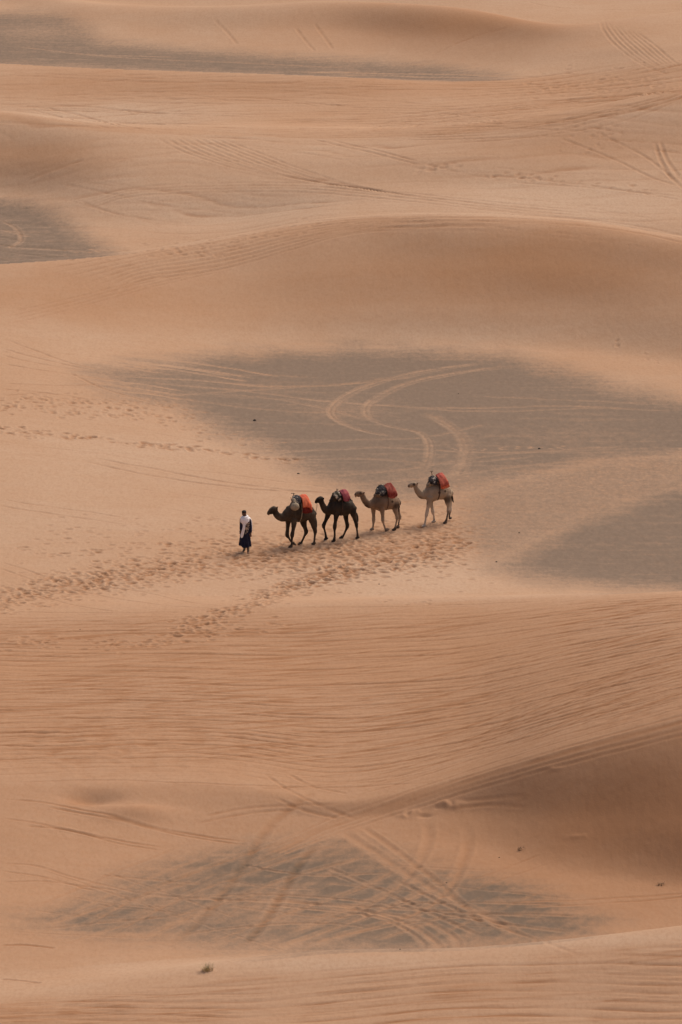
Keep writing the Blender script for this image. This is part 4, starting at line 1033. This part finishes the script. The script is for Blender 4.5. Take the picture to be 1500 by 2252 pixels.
# legs and feet
gz0 = 0.0
for (xk, xa, xf, lat_a, lat_f, y_a) in ((610, 590, 572, -.16, -.14, 1955), (725, 735, 737, .06, .07, 1975)):
    A = P(xa, y_a, lat_a); Ff = P(xf, y_a+28, lat_f)
    Ff.z = max(.03, min(Ff.z, .06))
    tube(b2, pf, [(P(xk-8,1300,0), .082, .082), (P(xk,1560,.01), .068, .068), (P(xk,1700,.02), .055, .055), (P((xk+xa)/2,1830,lat_a*.6), .055, .055), (Vector((A.x, A.y, max(A.z,.10))), .036, .04)], 14)
    q = Vector((Ff.x, lat_a, .045))
    b_h = Vector((Ff.x, q.y-.05, .04)); b_t = Vector((Ff.x, q.y+.15, .025))
    tube(b2, pf, [(Vector((A.x, A.y, .09)), .034, .036), (Vector((Ff.x, q.y, .05)), .038, .04), (Vector((Ff.x, q.y+.08, .035)), .042, .03), (Vector((Ff.x, q.y+.15, .028)), .038, .02)], 12)
    for i in range(5):
        a = Vector((Ff.x-.032+.016*i, q.y+.16, .022)); tube(b2, pf, [(a, .009, .009), (a+Vector((0, .03-.003*i, -.004)), .008, .008)], 6)
fixn(b2); mm = voxelize(b2, .0075, 2)
bodyo = link('body', mm, SKIN, person)
for x in (600, 642):
    b3 = bmesh.new(); bmesh.ops.create_icosphere(b3, subdivisions=2, radius=.011); mm = bpy.data.meshes.new('eye'); b3.to_mesh(mm); b3.free(); shade(mm)
    link('eye', mm, MAT['eye'], person, pf.w(P(x, 620, .095)))
# hair cap
b2 = bmesh.new(); ell(b2, pf, P(598,566,-.012), k(84), .112, k(66), 20); ell(b2, pf, P(556,625,-.03), k(34), .085, k(62), 14)
ell(b2, pf, P(640,556,.045), k(38), .06, k(24), 12); ell(b2, pf, P(600,620,-.075), k(62), .05, k(70), 14)
fixn(b2); link('hair', voxelize(b2, .01, 2), HAIR, person)
# short beard shading the jaw
b2 = bmesh.new()
tube(b2, pf, [(P(556,650,.01), k(10), .02), (P(572,715,.06), k(14), .022), (P(618,742,.088), k(16), .022), (P(664,718,.055), k(12), .02), (P(676,660,.01), k(8), .018)], 8)
fixn(b2); link('beard', voxelize(b2, .01, 2), HAIR, person)
# robe with folds
def robe_mesh():
    b3 = bmesh.new(); rings = []; n = 48
    #        y     xl   xr   depth  wobble
    RG = [(765,560,700,.09,0),(790,490,770,.115,0),(850,468,800,.135,.004),(970,470,800,.14,.006),(1100,475,795,.142,.008),(1250,468,805,.15,.012),(1400,458,815,.16,.02),(1550,442,822,.17,.028),(1680,430,826,.175,.034),(1790,436,822,.175,.036)]
    for y_, xl, xr, dp, wb in RG:
        c0 = P((xl+xr)/2, y_); hw = k((xr-xl)/2); ring = []
        for j in range(n):
            a = 2*math.pi*j/n; f_ = 1+wb*4*math.sin(a*7+y_*.004)+wb*3*math.sin(a*11+2)
            q = c0+Vector((-hw*math.cos(a)*f_, dp*math.sin(a)*f_, 0))
            if y_ == 1790: q.z += .05*max(0, -math.cos(a-.2))**2*1.2 + .02*math.sin(3*a)
            ring.append(b3.verts.new(pf.w(q)))
        rings.append(ring)
    for i in range(len(rings)-1):
        for j in range(n): b3.faces.new((rings[i][j], rings[i][(j+1) % n], rings[i+1][(j+1) % n], rings[i+1][j]))
    b3.faces.new(rings[0]); b3.faces.new(rings[-1][::-1])
    tube(b3, pf, [(P(520,815,0), k(66), .08), (P(490,950,0), k(50), .065), (P(484,1060,.02), k(46), .06), (P(478,1180,.05), k(42), .055)], 14)
    tube(b3, pf, [(P(765,820,0), k(66), .08), (P(808,960,-.02), k(52), .065), (P(830,1080,.0), k(46), .06), (P(838,1200,.05), k(42), .055), (P(838,1275,.075), k(36), .05)], 14)
    fixn(b3); return voxelize(b3, .014, 2)
link('robe', robe_mesh(), ROBE, person)
# trousers under the hem
for xk, xa, la, y_e, lab in ((618, 600, -.10, 1900, None), (735, 740, .04, 1975, None)):
    b3 = bmesh.new(); tube(b3, pf, [(P(xk,1700,.02), k(50), .07), (P((xk+xa)/2+2,1830,la*.6), k(46), .065), (P(xa,y_e,la), k(40), .06)], 14); fixn(b3)
    mm = bpy.data.meshes.new('trouser_leg'); b3.to_mesh(mm); b3.free(); shade(mm); link('trouser_leg', mm, TROUS, person)
# embroidered front cloth
b3 = bmesh.new(); rows_ = []
for y_, xa, xb in ((915,745,800),(975,700,800),(1040,655,790),(1120,645,780),(1200,620,765),(1270,612,740),(1320,625,690),(1350,650,672)):
    rows_.append([[b3.verts.new(pf.w(P(xa+(xb-xa)*j/6, y_, (.168+.012*math.sin(j*2+y_*.02) - .00045*max(0, (xa+(xb-xa)*j/6)-700))+o_))) for j in range(7)] for o_ in (0, .012)])
for i in range(len(rows_)-1):
    for o_ in (0, 1):
        for j in range(6): b3.faces.new((rows_[i][o_][j], rows_[i][o_][j+1], rows_[i+1][o_][j+1], rows_[i+1][o_][j]))
    for j in (0, 6): b3.faces.new((rows_[i][0][j], rows_[i][1][j], rows_[i+1][1][j], rows_[i+1][0][j]))
fixn(b3); mm = bpy.data.meshes.new('front_panel'); b3.to_mesh(mm); b3.free(); shade(mm); link('embroidered_panel', mm, EMB, person)
# scarf: wrap round neck and shoulders, bib over the chest, long tail, end thrown over the shoulder
b3 = bmesh.new()
tube(b3, pf, [(P(560,735,-.06), .05, .05), (P(548,750,.05), .055, .06), (P(600,790,.13), .06, .05), (P(665,775,.12), .06, .05), (P(715,735,.03), .055, .06), (P(700,710,-.07), .055, .05), (P(620,715,-.11), .055, .05), (P(560,735,-.06), .05, .05)], 14)
tube(b3, pf, [(P(635,800,.05), k(165), .135), (P(622,880,.09), k(160), .125), (P(612,940,.11), k(146), .105), (P(604,985,.12), k(80), .07)], 20)
tube(b3, pf, [(P(510,800,-.02), k(60), .10), (P(600,770,-.03), k(64), .13), (P(700,765,-.03), k(64), .13), (P(790,810,-.04), k(50), .10)], 16)
tube(b3, pf, [(P(610,960,.17), k(56), .035), (P(598,1080,.19), k(48), .028), (P(570,1220,.20), k(54), .026), (P(535,1350,.205), k(56), .022), (P(515,1430,.205), k(54), .018), (P(522,1480,.205), k(22), .012)], 14)
tube(b3, pf, [(P(770,790,-.10), k(50), .05), (P(835,860,-.15), k(34), .05), (P(860,980,-.16), k(26), .045), (P(870,1100,-.16), k(22), .04), (P(868,1190,-.16), k(24), .03)], 12)
for i in range(5):
    tube(b3, pf, [(P(500+i*16,800+i*32,.15+.01*i), .014, .016), (P(610,850+i*28,.20), .016, .016), (P(735-i*8,800+i*36,.15), .014, .016)], 8)
fixn(b3); link('scarf', voxelize(b3, .011, 2), SCARF, person)

# ================================================================== STONES, SCRUB
def stone(name, px, py, size, col, label, cat='stone', group=None, seed=0, flat=.6):
    X, Y = hit(px, py); z = ground_z(X, Y)
    b3 = bmesh.new(); bmesh.ops.create_icosphere(b3, subdivisions=3, radius=size)
    for v in b3.verts:
        q = v.co/size; a = float(perlin(np.array([q.x*1.3+seed]), np.array([q.y*1.3+q.z*2.1+seed*3]))[0]); b_ = float(perlin(np.array([q.x*3+q.z*2+seed]), np.array([q.y*3+seed*3]))[0])
        v.co = v.co*(1+.45*a+.18*b_); v.co.z *= flat
    fixn(b3); mm = bpy.data.meshes.new(name); b3.to_mesh(mm); b3.free(); shade(mm, False)
    o = link(name, mm, col, None, (X, Y, z+size*flat*.35)); o.rotation_euler[2] = seed
    return tag(o, label, cat, group)
ST = noisy_mat('dark stone', (.045,.033,.028), (.10,.075,.06), 14, .9, .5)
ST2 = noisy_mat('brown stone', (.09,.062,.045), (.15,.11,.085), 14, .9, .5)
stone('stone', 560, 925, 0.071, ST, 'dark stone lying alone on the grey gravel flat left of the wheel marks', seed=1)
stone('stone', 656, 1042, 0.051, ST, 'small dark stone on the sand above the gap between person and first camel', seed=2)
stone('stone', 1186, 987, 0.051, ST, 'small dark stone on grey gravel right of and above the last camel', seed=3)
stone('stone', 1008, 866, 0.027, ST, 'tiny dark pebble on the gravel between the wheel marks', seed=4)
stone('stone', 1092, 1236, 0.041, ST2, 'small brown stone at the left tip of the right gravel patch', seed=5)
stone('stone', 1142, 1172, 0.034, ST2, 'small stone on pale sand above the right gravel patch', seed=6)
stone('stone', 834, 1285, 0.031, ST2, 'small pebble on pale sand below the camel footprints', seed=7)
stone('stone', 545, 1186, 0.020, ST, 'tiny pebble beside the walking person', seed=8)
stone('stone', 176, 1385, 0.024, ST2, 'tiny pebble on the lower left sand below the trail', seed=9)
stone('stone', 1098, 1886, 0.024, ST, 'tiny dark pebble below the dark twig clump', seed=10)
stone('stone', 982, 1942, 0.027, ST, 'dark pebble where wheel marks cross in the near hollow', seed=12)
stone('stone', 880, 2088, 0.024, ST, 'tiny pebble at the lower rim of the near gravel hollow', seed=13)
def grass(name, px, py, r, h, n, mats, label, cat, lean=0, seed=0, base=None):
    X, Y = hit(px, py); z = ground_z(X, Y); rr = random.Random(seed)
    e = bpy.data.objects.new(name, None); COL.objects.link(e); e.location = (X, Y, z); tag(e, label, cat)
    for pn, mat, cnt, hh in (('blades', mats[0], n, h), ('dry_stems', mats[1], n//2, h*.8)):
        b3 = bmesh.new()
        for i in range(cnt):
            a = rr.uniform(0, 6.28); q = rr.random()**.6*r; bx, by = q*math.cos(a), q*math.sin(a)*.8
            L_ = hh*rr.uniform(.5, 1.1); out = rr.uniform(.2, .8); wd = rr.uniform(.004, .009); da = a+rr.uniform(-.6, .6)
            p0 = Vector((bx, by, -.02)); prev = None
            for s_ in range(4):
                t_ = s_/3; c = p0+Vector((math.cos(da)*out*L_*t_*t_+lean*L_*t_, math.sin(da)*out*L_*t_*t_, L_*t_*(1-.25*t_*out)))
                sd_ = Vector((-math.sin(da), math.cos(da), 0))*wd*(1-.8*t_)
                cur = (b3.verts.new(c-sd_), b3.verts.new(c+sd_))
                if prev: b3.faces.new((prev[0], prev[1], cur[1], cur[0]))
                prev = cur
        mm = bpy.data.meshes.new(pn); b3.to_mesh(mm); b3.free(); link(pn, mm, mat, e)
    return e
GM1 = noisy_mat('olive grass', (.42,.36,.20), (.52,.43,.26), 10, .9, 0); GM2 = noisy_mat('dry grass', (.34,.26,.15), (.42,.32,.20), 10, .9, 0)
DM1 = noisy_mat('dark twigs', (.11,.07,.045), (.18,.12,.08), 10, .9, 0)
grass('grass_tuft', 458, 2134, .20, .26, 90, (GM1, GM2), 'olive green grass tuft on the sand rim at the bottom', 'grass tuft', -.25, 3)
grass('dry_twigs', 1145, 1868, .13, .11, 46, (DM1, GM2), 'dark dry twig clump on bare sand, left of the dark slope', 'dry twigs', .3, 5)
grass('dry_twigs', 1452, 1946, .13, .11, 46, (DM1, GM2), 'dark dry twig clump at the foot of the slope, near the right edge', 'dry twigs', .3, 6)
